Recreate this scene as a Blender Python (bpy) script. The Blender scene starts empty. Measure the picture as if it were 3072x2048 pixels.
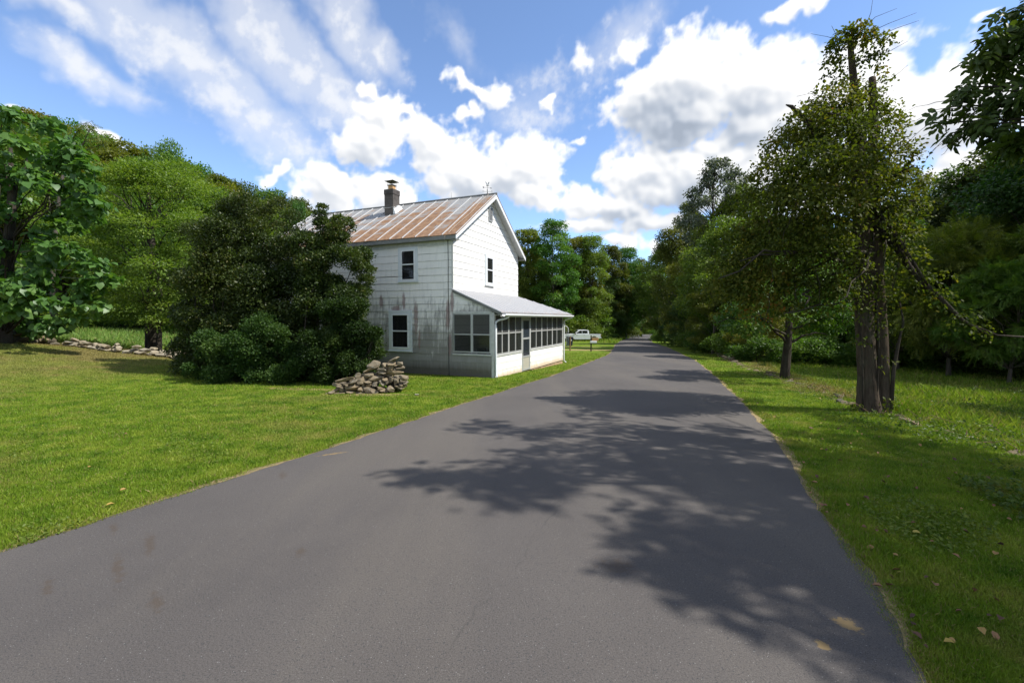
import bpy, math, random
import numpy as np
from mathutils import Vector
R = math.radians
PI = math.pi
sc = bpy.context.scene
COL = sc.collection
rng = np.random.default_rng(7)
EXPOSURE = 0.85; SUN = 3.75; SKY = .15; CLOUD = .62; SKYSAT = 1.0; SKYVAL = 1.05
random.seed(7)

# ---------------------------------------------------------------- camera model
FPX = 1365.0
PITCH = math.atan(67 / FPX)
CAM = np.array([0.0, 0.0, 1.6])
def ray(x, y):
    """pixel of the 3072 px wide photograph -> world direction with unit depth along the view axis"""
    xc = (x - 1536) / FPX; yc = -(y - 1024) / FPX
    return np.array([xc, math.cos(PITCH) + math.sin(PITCH) * yc, -math.sin(PITCH) + math.cos(PITCH) * yc])
def at(x, y, Y):
    """pixel of the 2352 px preview at world depth Y"""
    d = ray(x * 3072 / 2352, y * 3072 / 2352)
    return CAM + d * (Y / d[1])
def sm(x, a, b):
    t = np.clip((np.asarray(x, float) - a) / (b - a), 0, 1)
    return t * t * (3 - 2 * t)
def gz(X, Y):
    """terrain height"""
    X = np.asarray(X, float); Y = np.asarray(Y, float)
    u = .3256 * X + .9455 * Y
    v = -.9455 * X + .3256 * Y
    z = -.0275 * np.minimum(u, 68) - .022 * np.maximum(u - 68, 0)
    z = z + 1.35 * sm(v, 12, 30) * (1 - sm(u, 8, 22))
    z = z + 1.3 * sm(v, 30, 60) * sm(u, 5, 30)
    z = z + 26 * sm(v, 52, 190)
    z = z + 22 * sm(-v, 30, 150)
    z = z - .16 * sm(-v, 3.9, 6.5) * sm(u, 4, 9) * (1 - sm(u, 40, 60))
    return z
def ground_pt(x, y, n=12):
    """pixel of the 2352 px preview -> point on the terrain"""
    d = ray(x * 3072 / 2352, y * 3072 / 2352)
    lo, hi = 1.0, 300.0
    f = lambda t: CAM[2] + d[2] * t - float(gz(d[0] * t, d[1] * t))
    ts = np.linspace(1, 200, 2000); prev = ts[0]
    for t in ts:
        if f(t) < 0:
            lo, hi = prev, t
            break
        prev = t
    for _ in range(40):
        m = (lo + hi) / 2
        if f(m) < 0: hi = m
        else: lo = m
    return CAM + d * hi

# ---------------------------------------------------------------- mesh helpers
class MB:
    """collects shapes for ONE mesh"""
    def __init__(s, xf=None): s.v = []; s.f = []; s.xf = xf
    def add(s, vs, fs):
        b = len(s.v)
        if s.xf: vs = [s.xf(*p) for p in vs]
        s.v += [tuple(map(float, p)) for p in vs]; s.f += [tuple(i + b for i in q) for q in fs]
        return s
    def box(s, x0, x1, y0, y1, z0, z1):
        return s.add([(x0,y0,z0),(x1,y0,z0),(x1,y1,z0),(x0,y1,z0),(x0,y0,z1),(x1,y0,z1),(x1,y1,z1),(x0,y1,z1)],
                     [(0,3,2,1),(4,5,6,7),(0,1,5,4),(1,2,6,5),(2,3,7,6),(3,0,4,7)])
    def hexa(s, p):
        return s.add(p, [(0,3,2,1),(4,5,6,7),(0,1,5,4),(1,2,6,5),(2,3,7,6),(3,0,4,7)])
    def prism(s, poly, ax, lo, hi):
        """polygon of 2-D points extruded along axis ax ('x','y','z')"""
        n = len(poly)
        def P(a, b, c): return {'x': (c, a, b), 'y': (a, c, b), 'z': (a, b, c)}[ax]
        vs = [P(a, b, lo) for a, b in poly] + [P(a, b, hi) for a, b in poly]
        fs = [tuple(range(n))[::-1], tuple(range(n, 2 * n))] + [(i, (i + 1) % n, n + (i + 1) % n, n + i) for i in range(n)]
        return s.add(vs, fs)
    def tube(s, pts, rad, n=8, caps=True, jit=0.0):
        pts = [np.array(p, float) for p in pts]
        if np.isscalar(rad): rad = [rad] * len(pts)
        vs = []; fs = []
        ref = np.array([0.31, 0.17, 0.94])
        for i, p in enumerate(pts):
            d = pts[min(i + 1, len(pts) - 1)] - pts[max(i - 1, 0)]
            d = d / (np.linalg.norm(d) + 1e-9)
            r0 = ref if abs(d @ ref) < .93 else np.array([1., 0, 0])
            x = np.cross(d, r0); x /= np.linalg.norm(x); y = np.cross(d, x)
            for k in range(n):
                a = 2 * PI * k / n
                rr = rad[i] * (1 + (jit * math.sin(3.1 * k + 1.7 * i * .3) if jit else 0))
                vs.append(p + x * math.cos(a) * rr + y * math.sin(a) * rr)
        for i in range(len(pts) - 1):
            for k in range(n):
                fs.append((i*n+k, i*n+(k+1)%n, (i+1)*n+(k+1)%n, (i+1)*n+k))
        if caps:
            fs.append(tuple(range(n))[::-1]); fs.append(tuple(range((len(pts)-1)*n, len(pts)*n)))
        return s.add(vs, fs)
    def lathe(s, prof, c=(0,0,0), n=20, ax='z'):
        vs = []; fs = []
        for r, z in prof:
            for k in range(n):
                a = 2 * PI * k / n
                p = (r*math.cos(a), r*math.sin(a), z)
                if ax == 'y': p = (p[0], p[2], p[1])
                if ax == 'x': p = (p[2], p[0], p[1])
                vs.append((p[0]+c[0], p[1]+c[1], p[2]+c[2]))
        m = len(prof)
        for i in range(m - 1):
            for k in range(n):
                fs.append((i*n+k, i*n+(k+1)%n, (i+1)*n+(k+1)%n, (i+1)*n+k))
        fs.append(tuple(range(n))[::-1]); fs.append(tuple(range((m-1)*n, m*n)))
        return s.add(vs, fs)
    def build(s, name, mat, parent=None, smooth=False, bevel=0):
        me = bpy.data.meshes.new(name)
        me.from_pydata(s.v, [], s.f); me.update()
        if mat: me.materials.append(mat)
        if smooth: me.polygons.foreach_set('use_smooth', [True] * len(me.polygons))
        o = bpy.data.objects.new(name, me); COL.objects.link(o)
        if parent: o.parent = parent
        if bevel:
            m = o.modifiers.new('Bevel', 'BEVEL'); m.width = bevel; m.segments = 2; m.limit_method = 'ANGLE'
        return o

def np_mesh(name, V, F, mat, parent=None, attrs=None, smooth=False, loc=None):
    """big mesh from numpy arrays; F is (n,k) with constant k"""
    me = bpy.data.meshes.new(name)
    n, k = F.shape
    me.vertices.add(len(V)); me.vertices.foreach_set('co', np.ascontiguousarray(V, dtype=np.float32).ravel())
    me.loops.add(n * k); me.loops.foreach_set('vertex_index', np.ascontiguousarray(F, dtype=np.int32).ravel())
    me.polygons.add(n)
    me.polygons.foreach_set('loop_start', np.arange(0, n * k, k, dtype=np.int32))
    if smooth: me.polygons.foreach_set('use_smooth', np.ones(n, dtype=bool))
    for an, av in (attrs or {}).items():
        at_ = me.attributes.new(an, 'FLOAT', 'POINT')
        at_.data.foreach_set('value', np.ascontiguousarray(av, dtype=np.float32))
    me.update(calc_edges=True)
    if mat: me.materials.append(mat)
    o = bpy.data.objects.new(name, me); COL.objects.link(o)
    if parent: o.parent = parent
    if loc is not None: o.location = loc
    return o

def tag(o, label=None, cat=None, group=None, kind=None):
    if label: o['label'] = label
    if cat: o['category'] = cat
    if group: o['group'] = group
    if kind: o['kind'] = kind
    return o
def thing(name, label, cat, loc=(0, 0, 0), rz=0, group=None, scale=1):
    o = bpy.data.objects.new(name, None); COL.objects.link(o)
    o.empty_display_size = .3
    o.location = tuple(map(float, loc)); o.rotation_euler = (0, 0, rz); o.scale = (scale,) * 3
    return tag(o, label, cat, group)
def dup(root, loc, rz=0, scale=(1, 1, 1), label=None, group=None, name=None):
    r = root.copy(); COL.objects.link(r)
    if name: r.name = name
    r.location = tuple(map(float, loc)); r.rotation_euler = (0, 0, rz); r.scale = scale
    if label: r['label'] = label
    if group: r['group'] = group
    for ch in list(root.children):
        c = ch.copy(); COL.objects.link(c); c.parent = r
        for g in ch.children:
            d = g.copy(); COL.objects.link(d); d.parent = c
    return r

# ---------------------------------------------------------------- node helpers
class NT:
    def __init__(s, mat): s.t = mat.node_tree; s.n = s.t.nodes; s.l = s.t.links
    def node(s, typ, **kw):
        nd = s.n.new(typ)
        for k, v in kw.items():
            if k.startswith('i_'):
                key = k[2:]; key = int(key) if key.isdigit() else key.replace('_', ' ')
                s.set(nd.inputs[key], v)
            else: setattr(nd, k, v)
        return nd
    def set(s, sock, v):
        if hasattr(v, 'is_output') or isinstance(v, bpy.types.NodeSocket): s.l.new(v, sock)
        elif isinstance(v, bpy.types.Node): s.l.new(v.outputs[0], sock)
        else: sock.default_value = v
    def math(s, op, a, b=0.0, c=0.0, clamp=False):
        nd = s.n.new('ShaderNodeMath'); nd.operation = op; nd.use_clamp = clamp
        s.set(nd.inputs[0], a); s.set(nd.inputs[1], b); s.set(nd.inputs[2], c)
        return nd.outputs[0]
    def vmath(s, op, a, b=(0, 0, 0)):
        nd = s.n.new('ShaderNodeVectorMath'); nd.operation = op
        s.set(nd.inputs[0], a); s.set(nd.inputs[1], b)
        return nd.outputs['Value'] if op in ('LENGTH', 'DOT_PRODUCT', 'DISTANCE') else nd.outputs[0]
    def noise(s, vec, scale, detail=4, rough=.55, dist=0.0, lac=2.0):
        nd = s.n.new('ShaderNodeTexNoise')
        if vec is not None: s.l.new(vec, nd.inputs['Vector'])
        nd.inputs['Scale'].default_value = scale; nd.inputs['Detail'].default_value = detail
        nd.inputs['Roughness'].default_value = rough; nd.inputs['Distortion'].default_value = dist
        nd.inputs['Lacunarity'].default_value = lac
        return nd.outputs['Fac']
    def ramp(s, fac, stops, interp='LINEAR'):
        nd = s.n.new('ShaderNodeValToRGB'); nd.color_ramp.interpolation = interp
        el = nd.color_ramp.elements
        while len(el) < len(stops): el.new(.5)
        for e, (p, c) in zip(el, stops):
            e.position = p; e.color = (*c, 1) if len(c) == 3 else c
        s.set(nd.inputs[0], fac)
        return nd.outputs[0]
    def maprange(s, v, a, b, c=0., d=1., smooth=False):
        nd = s.n.new('ShaderNodeMapRange'); nd.interpolation_type = 'SMOOTHSTEP' if smooth else 'LINEAR'
        s.set(nd.inputs[0], v)
        for i, q in zip((1, 2, 3, 4), (a, b, c, d)): s.set(nd.inputs[i], q)
        return nd.outputs[0]
    def mix(s, fac, a, b, mode='MIX'):
        nd = s.n.new('ShaderNodeMix'); nd.data_type = 'RGBA'; nd.blend_type = mode
        s.set(nd.inputs[0], fac)
        for i, v in ((6, a), (7, b)):
            if isinstance(v, tuple) and len(v) == 3: v = (*v, 1)
            s.set(nd.inputs[i], v)
        return nd.outputs[2]
    def mapping(s, vec, loc=(0,0,0), rot=(0,0,0), scale=(1,1,1), typ='POINT'):
        nd = s.n.new('ShaderNodeMapping'); nd.vector_type = typ
        s.l.new(vec, nd.inputs[0]); nd.inputs[1].default_value = loc; nd.inputs[2].default_value = rot; nd.inputs[3].default_value = scale
        return nd.outputs[0]
    def pos(s): return s.n.new('ShaderNodeNewGeometry').outputs['Position']
    def objco(s): return s.n.new('ShaderNodeTexCoord').outputs['Object']
    def sep(s, v):
        nd = s.n.new('ShaderNodeSeparateXYZ'); s.l.new(v, nd.inputs[0]); return nd.outputs
    def comb(s, x, y, z):
        nd = s.n.new('ShaderNodeCombineXYZ')
        for i, v in enumerate((x, y, z)): s.set(nd.inputs[i], v)
        return nd.outputs[0]
    def bump(s, h, strength=.3, dist=.02):
        nd = s.n.new('ShaderNodeBump'); nd.inputs['Strength'].default_value = strength; nd.inputs['Distance'].default_value = dist
        s.l.new(h, nd.inputs['Height']); return nd.outputs[0]
    def attr(s, name):
        nd = s.n.new('ShaderNodeAttribute'); nd.attribute_name = name; return nd.outputs['Fac']

def new_mat(name):
    m = bpy.data.materials.new(name); m.use_nodes = True
    t = NT(m); bs = t.n['Principled BSDF']
    return m, t, bs
def simple(name, col, rough=.6, metal=0., var=.12, scale=6., spec=.4, bump=0., obj=True):
    m, t, bs = new_mat(name)
    n = t.noise(t.objco() if obj else t.pos(), scale, 5, .6)
    c = t.mix(n, tuple(x * (1 - var) for x in col), tuple(min(1, x * (1 + var)) for x in col))
    t.set(bs.inputs['Base Color'], c)
    bs.inputs['Roughness'].default_value = rough; bs.inputs['Metallic'].default_value = metal
    bs.inputs['Specular IOR Level'].default_value = spec
    if bump: t.set(bs.inputs['Normal'], t.bump(n, bump, .01))
    return m
def leaf_mat(name, stops, trans=.35, tcol=(1.25, 1.35, .5), huevar=.14, rough=.5, spec=.3, valvar=.32):
    """leaf colour by per-leaf attribute lv, small per-tree variation"""
    m, t, bs = new_mat(name)
    c = t.ramp(t.attr('lv'), stops)
    rnd = t.n.new('ShaderNodeObjectInfo').outputs['Random']
    hs = t.n.new('ShaderNodeHueSaturation')
    t.set(hs.inputs['Hue'], t.maprange(rnd, 0, 1, .5 - huevar * .25, .5 + huevar * .22))
    t.set(hs.inputs['Saturation'], 1.0)
    t.set(hs.inputs['Value'], t.maprange(t.math('FRACT', t.math('MULTIPLY', rnd, 7.31)), 0, 1, 1 - valvar, 1 + valvar))
    t.set(hs.inputs['Color'], c)
    t.set(bs.inputs['Base Color'], hs.outputs[0])
    bs.inputs['Roughness'].default_value = rough; bs.inputs['Specular IOR Level'].default_value = spec
    tr = t.n.new('ShaderNodeBsdfTranslucent')
    t.set(tr.inputs[0], t.mix(1.0, hs.outputs[0], tcol, 'MULTIPLY'))
    mx = t.n.new('ShaderNodeMixShader'); mx.inputs[0].default_value = trans
    t.l.new(bs.outputs[0], mx.inputs[1]); t.l.new(tr.outputs[0], mx.inputs[2])
    t.l.new(mx.outputs[0], t.n['Material Output'].inputs[0])
    return m
# ---------------------------------------------------------------- render setup, camera, light
sc.render.engine = 'CYCLES'
cy = sc.cycles
cy.max_bounces = 10; cy.diffuse_bounces = 6; cy.glossy_bounces = 3; cy.transmission_bounces = 4; cy.transparent_max_bounces = 12
cy.caustics_reflective = False; cy.caustics_refractive = False
sc.view_settings.view_transform = 'Standard'; sc.view_settings.look = 'None'
sc.view_settings.exposure = EXPOSURE; sc.view_settings.gamma = 1; sc.view_settings.use_curve_mapping = False
cd = bpy.data.cameras.new('camera'); cd.lens = 16.0; cd.sensor_width = 36; cd.sensor_fit = 'HORIZONTAL'; cd.clip_end = 3000; cd.clip_start = .05
cam = bpy.data.objects.new('camera', cd); COL.objects.link(cam)
cam.location = tuple(CAM); cam.rotation_euler = (PI / 2 - PITCH, 0, 0)
sc.camera = cam

SUNDIR = Vector((1.014, -.17, 1.28)).normalized()
sl = bpy.data.lights.new('sun', 'SUN'); sl.energy = SUN; sl.angle = R(.53); sl.color = (1, .965, .90)
so = bpy.data.objects.new('sun', sl); COL.objects.link(so)
so.rotation_euler = SUNDIR.to_track_quat('Z', 'Y').to_euler(); so.location = (30, -5, 60)

def azel(x, y):
    d = ray(x * 3072 / 2352, y * 3072 / 2352)
    return math.atan2(d[0], d[1]), math.atan2(d[2], math.hypot(d[0], d[1]))

def build_world():
    w = bpy.data.worlds.new('World'); sc.world = w; w.use_nodes = True
    t = NT(w); bg = t.n['Background']
    sky = t.n.new('ShaderNodeTexSky'); sky.sky_type = 'NISHITA'; sky.sun_disc = False
    sky.sun_elevation = math.asin(SUNDIR.z); sky.sun_rotation = math.atan2(SUNDIR.x, SUNDIR.y)
    sky.air_density = 1.0; sky.dust_density = .25; sky.ozone_density = 2.4; sky.altitude = 3000
    hs = t.n.new('ShaderNodeHueSaturation'); hs.inputs['Saturation'].default_value = SKYSAT; hs.inputs['Value'].default_value = SKYVAL
    t.l.new(sky.outputs[0], hs.inputs['Color'])
    t.set(bg.inputs['Color'], hs.outputs[0]); bg.inputs['Strength'].default_value = SKY
build_world()

# ---------------------------------------------------------------- clouds: a wide bank 1.4 km out, in front of the sky
def hash2(ix, iy, seed):
    h = (ix.astype(np.int64) * 374761393 + iy.astype(np.int64) * 668265263 + seed * 982451653) & 0x7fffffff
    h = ((h ^ (h >> 13)) * 1274126177) & 0x7fffffff
    h = ((h ^ (h >> 15)) * 2246822519) & 0x7fffffff
    return ((h ^ (h >> 14)) & 0xffffff) / float(0xffffff)
def perlin(x, y, seed):
    ix, iy = np.floor(x), np.floor(y); fx, fy = x - ix, y - iy
    ux, uy = fx**3 * (fx * (fx * 6 - 15) + 10), fy**3 * (fy * (fy * 6 - 15) + 10)
    def g(dx, dy):
        a = hash2(ix + dx, iy + dy, seed) * 2 * PI
        return np.cos(a) * (fx - dx) + np.sin(a) * (fy - dy)
    a = g(0, 0) * (1 - ux) + g(1, 0) * ux; b = g(0, 1) * (1 - ux) + g(1, 1) * ux
    return a * (1 - uy) + b * uy
def fbm(x, y, seed, oct=6, rough=.55):
    s = 0; a = 1.0; f = 1.0
    for o in range(oct):
        s = s + a * perlin(x * f + 17.3 * o, y * f - 9.1 * o, seed + o); a *= rough; f *= 2.03
    return s
def worley(x, y, seed):
    ix, iy = np.floor(x), np.floor(y); best = np.full(x.shape, 9.0)
    for dx in (-1, 0, 1):
        for dy in (-1, 0, 1):
            cx, cy = ix + dx, iy + dy
            d = (cx + hash2(cx, cy, seed) - x) ** 2 + (cy + hash2(cx, cy, seed + 7) - y) ** 2
            best = np.minimum(best, d)
    return np.sqrt(best)
def blur(a, n):
    for ax_ in (0, 1):
        c = np.cumsum(np.pad(a, [(n + 1, n) if q == ax_ else (0, 0) for q in (0, 1)], mode='edge'), axis=ax_)
        a = (np.take(c, range(2 * n + 1, c.shape[ax_]), ax_) - np.take(c, range(0, c.shape[ax_] - 2 * n - 1), ax_)) / (2 * n + 1)
    return a
def build_clouds():
    az = np.concatenate([np.arange(-236, -54, 1.0), np.arange(-54, 54, .115), np.arange(54, 74, 1.0)])
    el = np.concatenate([np.arange(-3, 1, 1.0), np.arange(1, 41, .115), np.arange(41, 84, 1.0)])
    A, E = np.meshgrid(az, el)                     # degrees
    # gentle domain warp so that no outline is an ellipse
    Aw = A + 1.6 * fbm(A / 6, E / 6, 3, 4) + .5 * fbm(A / 1.6, E / 1.6, 5, 3); Ew = E + 1.2 * fbm(A / 6 + 40, E / 6, 8, 4) + .4 * fbm(A / 1.6, E / 1.6 + 30, 6, 3)
    def blobs(lst, Ax, Ex):
        acc = np.full(Ax.shape, -9.0)
        for (bx, by, wx, wy, rot, s) in lst:
            a0, e0 = azel(bx, by); a1, _ = azel(bx + wx, by); a2, _ = azel(bx - wx, by); _, e1 = azel(bx, by - wy); _, e2 = azel(bx, by + wy)
            sa, se = abs(a1 - a2) / 2, abs(e1 - e2) / 2; c, n = math.cos(R(rot)), math.sin(R(rot))
            dx, dy = np.radians(Ax) - a0, np.radians(Ex) - e0
            q = s * (1 - np.hypot((dx * c + dy * n) / sa, (-dx * n + dy * c) / se))
            k = .12; h = np.clip(.5 + .5 * (q - acc) / k, 0, 1)
            acc = acc * (1 - h) + q * h + k * h * (1 - h)
        return acc
    m = blobs(CUMULUS, Aw, Ew)
    # unseen cloud outside the picture, added as neutral white fill light
    away = np.maximum(sm(-A, 54, 66), np.maximum(sm(E, 42, 50), sm(A, 54, 62)))
    m = np.where(away > 0, np.maximum(m, away * (.10 + .75 * fbm(A * np.cos(np.radians(E)) / 17, E / 14, 61, 3))), m)
    pf = .55 * (.55 - worley(Aw / 3.4, Ew / 2.9, 11)) + .35 * (.5 - worley(Aw / 1.5, Ew / 1.4, 12)) + .20 * (.5 - worley(Aw / .72, Ew / .70, 13))
    fb = fbm(A / 3.2, E / 3.0, 21, 7, .56)
    f = 1.0 * m + .36 * pf + .34 * fb - .03
    dens = np.clip(f / .8, 0, 1)
    alpha = sm(f, -.04, .34) ** .9
    # light from high on the right: how much cloud lies between a point and the sun
    occ = np.zeros_like(f); nrow, ncol = f.shape
    for kk in range(1, 15):
        dy = int(round(kk * 3.2)); dx = int(round(kk * 2.0))
        sh_ = np.zeros_like(f); sh_[:nrow - dy, :ncol - dx] = dens[dy:, dx:]
        occ += sh_ / 14
    sh1 = np.zeros_like(f); sh1[:-5, :-3] = f[5:, 3:]; sh1[-5:] = f[-5:]; sh1[:, -3:] = f[:, -3:]
    relief = np.clip((f - sh1) * 1.3, -.25, .25)
    occ = blur(occ, 9); br = 1.05 - .26 * np.clip(occ * 1.2 - .15, 0, 1) + .55 * blur(relief, 2)
    br = br - .27 * blur(sm(blobs(GREYS, Aw, Ew) + .3 * fb, -.1, 1.1), 12)
    br = np.clip(br, .52, 1.10)
    # streaks of high ice cloud on a flat deck
    ar, er = np.radians(A), np.radians(np.maximum(E, 4))
    px, py = np.sin(ar) / np.tan(er), np.cos(ar) / np.tan(er)
    ax, ay = -.42, .907
    al = px * ax + py * ay; ac = px * ay - py * ax
    ns = fbm(al * .50 + .35 * perlin(al, ac, 50), ac * 1.25, 31, 7, .55); n2 = fbm(A / 2.2, E / 2.2, 41, 6, .6)
    m2 = blobs(CIRRUS, Aw, Ew)
    g = m2 * .95 + ns * .66 + n2 * .36
    ds = .82 * sm(g, .04, 1.05); ds = np.maximum(ds, .50 * sm(m2 + .3 * ns + .1 * n2, -.05, .65))
    ds = ds * sm(E, 6, 12)
    a_all = 1 - (1 - alpha * .985) * (1 - ds)
    cb = np.where(a_all > 1e-4, (br * alpha + (1 - alpha) * ds * .93) / np.maximum(alpha + (1 - alpha) * ds, 1e-4), 1)
    cg = sm(cb, .5, 1.0)
    edge_fade = sm(A, -236, -220) * (1 - sm(A, 60, 73)) * (1 - sm(E, 74, 83))
    a_all = a_all * edge_fade
    D = 1400.0
    V = np.stack([np.sin(np.radians(A)) * np.cos(np.radians(E)), np.cos(np.radians(A)) * np.cos(np.radians(E)), np.sin(np.radians(E))], -1).reshape(-1, 3) * D
    n0, n1 = A.shape; i, j = np.meshgrid(np.arange(n0 - 1), np.arange(n1 - 1), indexing='ij'); k = (i * n1 + j).ravel()
    F = np.stack([k, k + 1, k + n1 + 1, k + n1], 1)
    # leave out the empty quads
    av = a_all.ravel(); F = F[np.max(av[F], 1) > .004]
    m_ = bpy.data.materials.new('cloud'); m_.use_nodes = True; t = NT(m_); t.n.remove(t.n['Principled BSDF'])
    em = t.n.new('ShaderNodeEmission'); tp = t.n.new('ShaderNodeBsdfTransparent'); mx = t.n.new('ShaderNodeMixShader')
    t.set(em.inputs[0], t.mix(t.attr('cg'), (.70, .80, .96), (1.0, 1.0, 1.0))); t.set(em.inputs[1], t.math('MULTIPLY', t.attr('cb'), CLOUD))
    t.set(mx.inputs[0], t.attr('ca')); t.l.new(tp.outputs[0], mx.inputs[1]); t.l.new(em.outputs[0], mx.inputs[2]); t.l.new(mx.outputs[0], t.n['Material Output'].inputs[0])
    m_.cycles.emission_sampling = 'NONE'
    o = np_mesh('clouds', V, F, m_, None, {'ca': av, 'cb': cb.ravel(), 'cg': cg.ravel()}, smooth=True)
    tag(o, kind='structure')
CUMULUS = [(1600,170,150,125,-10,1),(1760,190,180,105,-12,1),(1900,230,250,120,0,1),(1480,230,110,90,30,.9),(1570,270,130,70,0,1),(1720,300,120,60,0,1),(1640,330,110,40,0,.8),(2150,250,330,140,0,.9),(2280,150,170,60,15,.8),
           (1470,400,95,90,0,1),(1620,400,200,100,0,1),(1800,420,230,110,0,.9),(2250,380,200,80,0,.8),
           (1330,470,75,45,0,1),(1420,470,75,48,0,1),(1350,520,130,22,0,.7),(1500,510,120,30,0,.75),
           (1200,380,115,75,12,1),(1080,400,120,95,0,1),(1000,340,105,75,-20,1),(870,265,65,62,30,.9),(842,205,22,26,0,.75),
           (770,440,85,75,0,1),(880,450,120,60,0,.8),(930,260,25,24,0,.6),(850,330,90,60,0,.9),(1230,440,60,50,0,.8),
           (640,395,50,18,30,.55),(250,325,75,22,-32,.7),(30,262,40,16,0,.6),(1090,200,80,22,-20,.55),(1160,215,45,30,0,.55),(1060,265,70,20,10,.5),
           (1250,235,24,18,0,.7),(1330,150,28,36,0,.42),(1820,22,75,34,0,.8),(1330,325,22,16,0,.5),(1450,110,60,28,25,.4),(1500,560,45,22,0,.7),(1420,550,60,20,0,.6),(2290,12,60,16,0,.5),
           (1405,560,30,16,0,.6)]
GREYS = [(1530,275,170,75,0,1.3),(1660,300,150,60,0,.9),(1480,500,200,36,0,1),(1600,470,200,60,0,.7),(1100,440,120,40,0,.5),(1750,470,220,60,0,.6),(1380,400,60,60,0,.0)]
CIRRUS = [(420,120,430,110,-24,1),(640,110,260,130,-38,1.1),(760,210,200,90,-38,1.1),(200,160,200,60,-20,.9),(560,250,330,90,-32,1),(800,60,140,110,-45,1),
           (880,110,90,60,-50,.75),(150,20,190,50,-10,.9),(1050,90,130,60,-40,.35),(1450,70,150,70,30,.5),(1180,260,120,120,0,.3)]
build_clouds()

# ---------------------------------------------------------------- ground
def grass_colour(t, P):
    """lawn colour from world position: shared by the soil sheet and the blades"""
    x, y, z = t.sep(P)
    flat = t.comb(x, y, 0.0)
    n1 = t.noise(flat, .35, 5, .6); n2 = t.noise(flat, 1.9, 5, .65); n3 = t.noise(flat, .11, 3, .5)
    c = t.ramp(n2, [(.34, (.076, .150, .010)), (.5, (.150, .228, .017)), (.66, (.235, .285, .034))])
    dry = t.maprange(t.math('ADD', n1, t.math('MULTIPLY', t.math('SUBTRACT', n2, .5), .5)), .50, .68, 0, 1, True)
    v = t.math('ADD', t.math('MULTIPLY', x, -.9455), t.math('MULTIPLY', y, .3256))
    band = t.math('MULTIPLY', t.maprange(v, 13, 20, 0, 1, True), t.maprange(v, 25, 31, 1, 0, True))
    u = t.math('ADD', t.math('MULTIPLY', x, .3256), t.math('MULTIPLY', y, .9455))
    verge = t.math('MULTIPLY', t.maprange(v, -3.2, -4.4, 0, 1, True), t.math('MULTIPLY', t.maprange(v, -4.4, -5.2, 1, 0, True), t.maprange(u, 12, 15, 0, 1, True)))
    dry = t.math('ADD', t.math('MULTIPLY', dry, .45), t.math('MULTIPLY', t.math('MAXIMUM', band, verge), t.maprange(n1, .3, .6, .35, .95)), clamp=True)
    c = t.mix(dry, c, t.mix(n2, (.185, .165, .048), (.25, .205, .075)))
    # brighter meadow past the wall
    mead = t.math('MULTIPLY', t.maprange(v, 29, 33, 0, 1, True), t.maprange(v, 54, 60, 1, 0, True))
    c = t.mix(t.math('MULTIPLY', mead, .8), c, t.mix(n2, (.085, .17, .025), (.17, .25, .06)))
    return c, n1, n2, n3, u, v, x, y, flat

def gp2(x, y):
    p = ground_pt(x, y); return p[0], p[1]
def smear(x, y, w, l):
    gx, gy = gp2(x, y); return (gx, gy, w, l, math.degrees(math.atan2(-gx, gy)))
STAINS = [smear(272,1325,.045,.40), smear(345,1262,.05,.36), smear(262,1222,.04,.22), smear(112,1365,.04,.20), smear(360,1405,.05,.18), smear(650,1098,.06,.22), smear(690,1290,.05,.10), smear(1420,1320,.20,.14)]
TAN = [(*gp2(1945,1445), .10, .10, -25), (*gp2(1890,1497), .05, .06, 0), (*gp2(765,1047), .05, .25, -58)]
DIRT = [(6.3, 39.5, 4.8, 1.5, 8), (-3.4, 11.1, 1.0, .28, 8), (*gp2(690, 893), 1.3, .25, -5), (*gp2(880, 897), .5, .3, 0), (6.0, 47, 5, .8, 5), (9.2, 35.8, .9, .35, 30), (1.4, 20.2, 4.2, .16, 67)]

def mat_ground():
    m, t, bs = new_mat('lawn_soil')
    P = t.pos()
    c, n1, n2, n3, u, v, x, y, flat = grass_colour(t, P)
    fine = t.noise(flat, 60, 3, .7)
    c = t.mix(t.maprange(fine, .35, .7), t.mix(1.0, c, (.62, .62, .55), 'MULTIPLY'), c)
    # bare earth by the mailboxes, below the porch and by the stone heap
    def spot(cx, cy, rx, ry, rot, edge=.5):
        q = t.mapping(flat, (cx, cy, 0), (0, 0, R(rot)), (rx, ry, 1), 'TEXTURE')
        s = t.math('SUBTRACT', 1.0, t.vmath('LENGTH', q))
        return t.maprange(t.math('ADD', s, t.math('MULTIPLY', t.math('SUBTRACT', n2, .5), 1.3)), .0, edge, 0, 1, True)
    d = None
    for a in DIRT:
        s = spot(*a); d = s if d is None else t.math('MAXIMUM', d, s)
    c = t.mix(t.math('MULTIPLY', d, .85), c, t.mix(fine, (.26, .17, .075), (.40, .30, .16)))
    # forest floor
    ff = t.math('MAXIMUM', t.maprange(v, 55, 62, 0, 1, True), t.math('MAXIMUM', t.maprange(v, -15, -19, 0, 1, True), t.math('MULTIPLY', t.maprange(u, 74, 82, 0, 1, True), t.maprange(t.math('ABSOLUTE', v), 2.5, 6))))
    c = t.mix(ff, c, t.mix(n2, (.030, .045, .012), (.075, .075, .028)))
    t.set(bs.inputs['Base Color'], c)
    bs.inputs['Roughness'].default_value = .9; bs.inputs['Specular IOR Level'].default_value = .1
    h = t.math('ADD', t.math('MULTIPLY', fine, .5), t.noise(flat, 18, 4, .6))
    t.set(bs.inputs['Normal'], t.bump(h, .8, .06))
    return m

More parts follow.
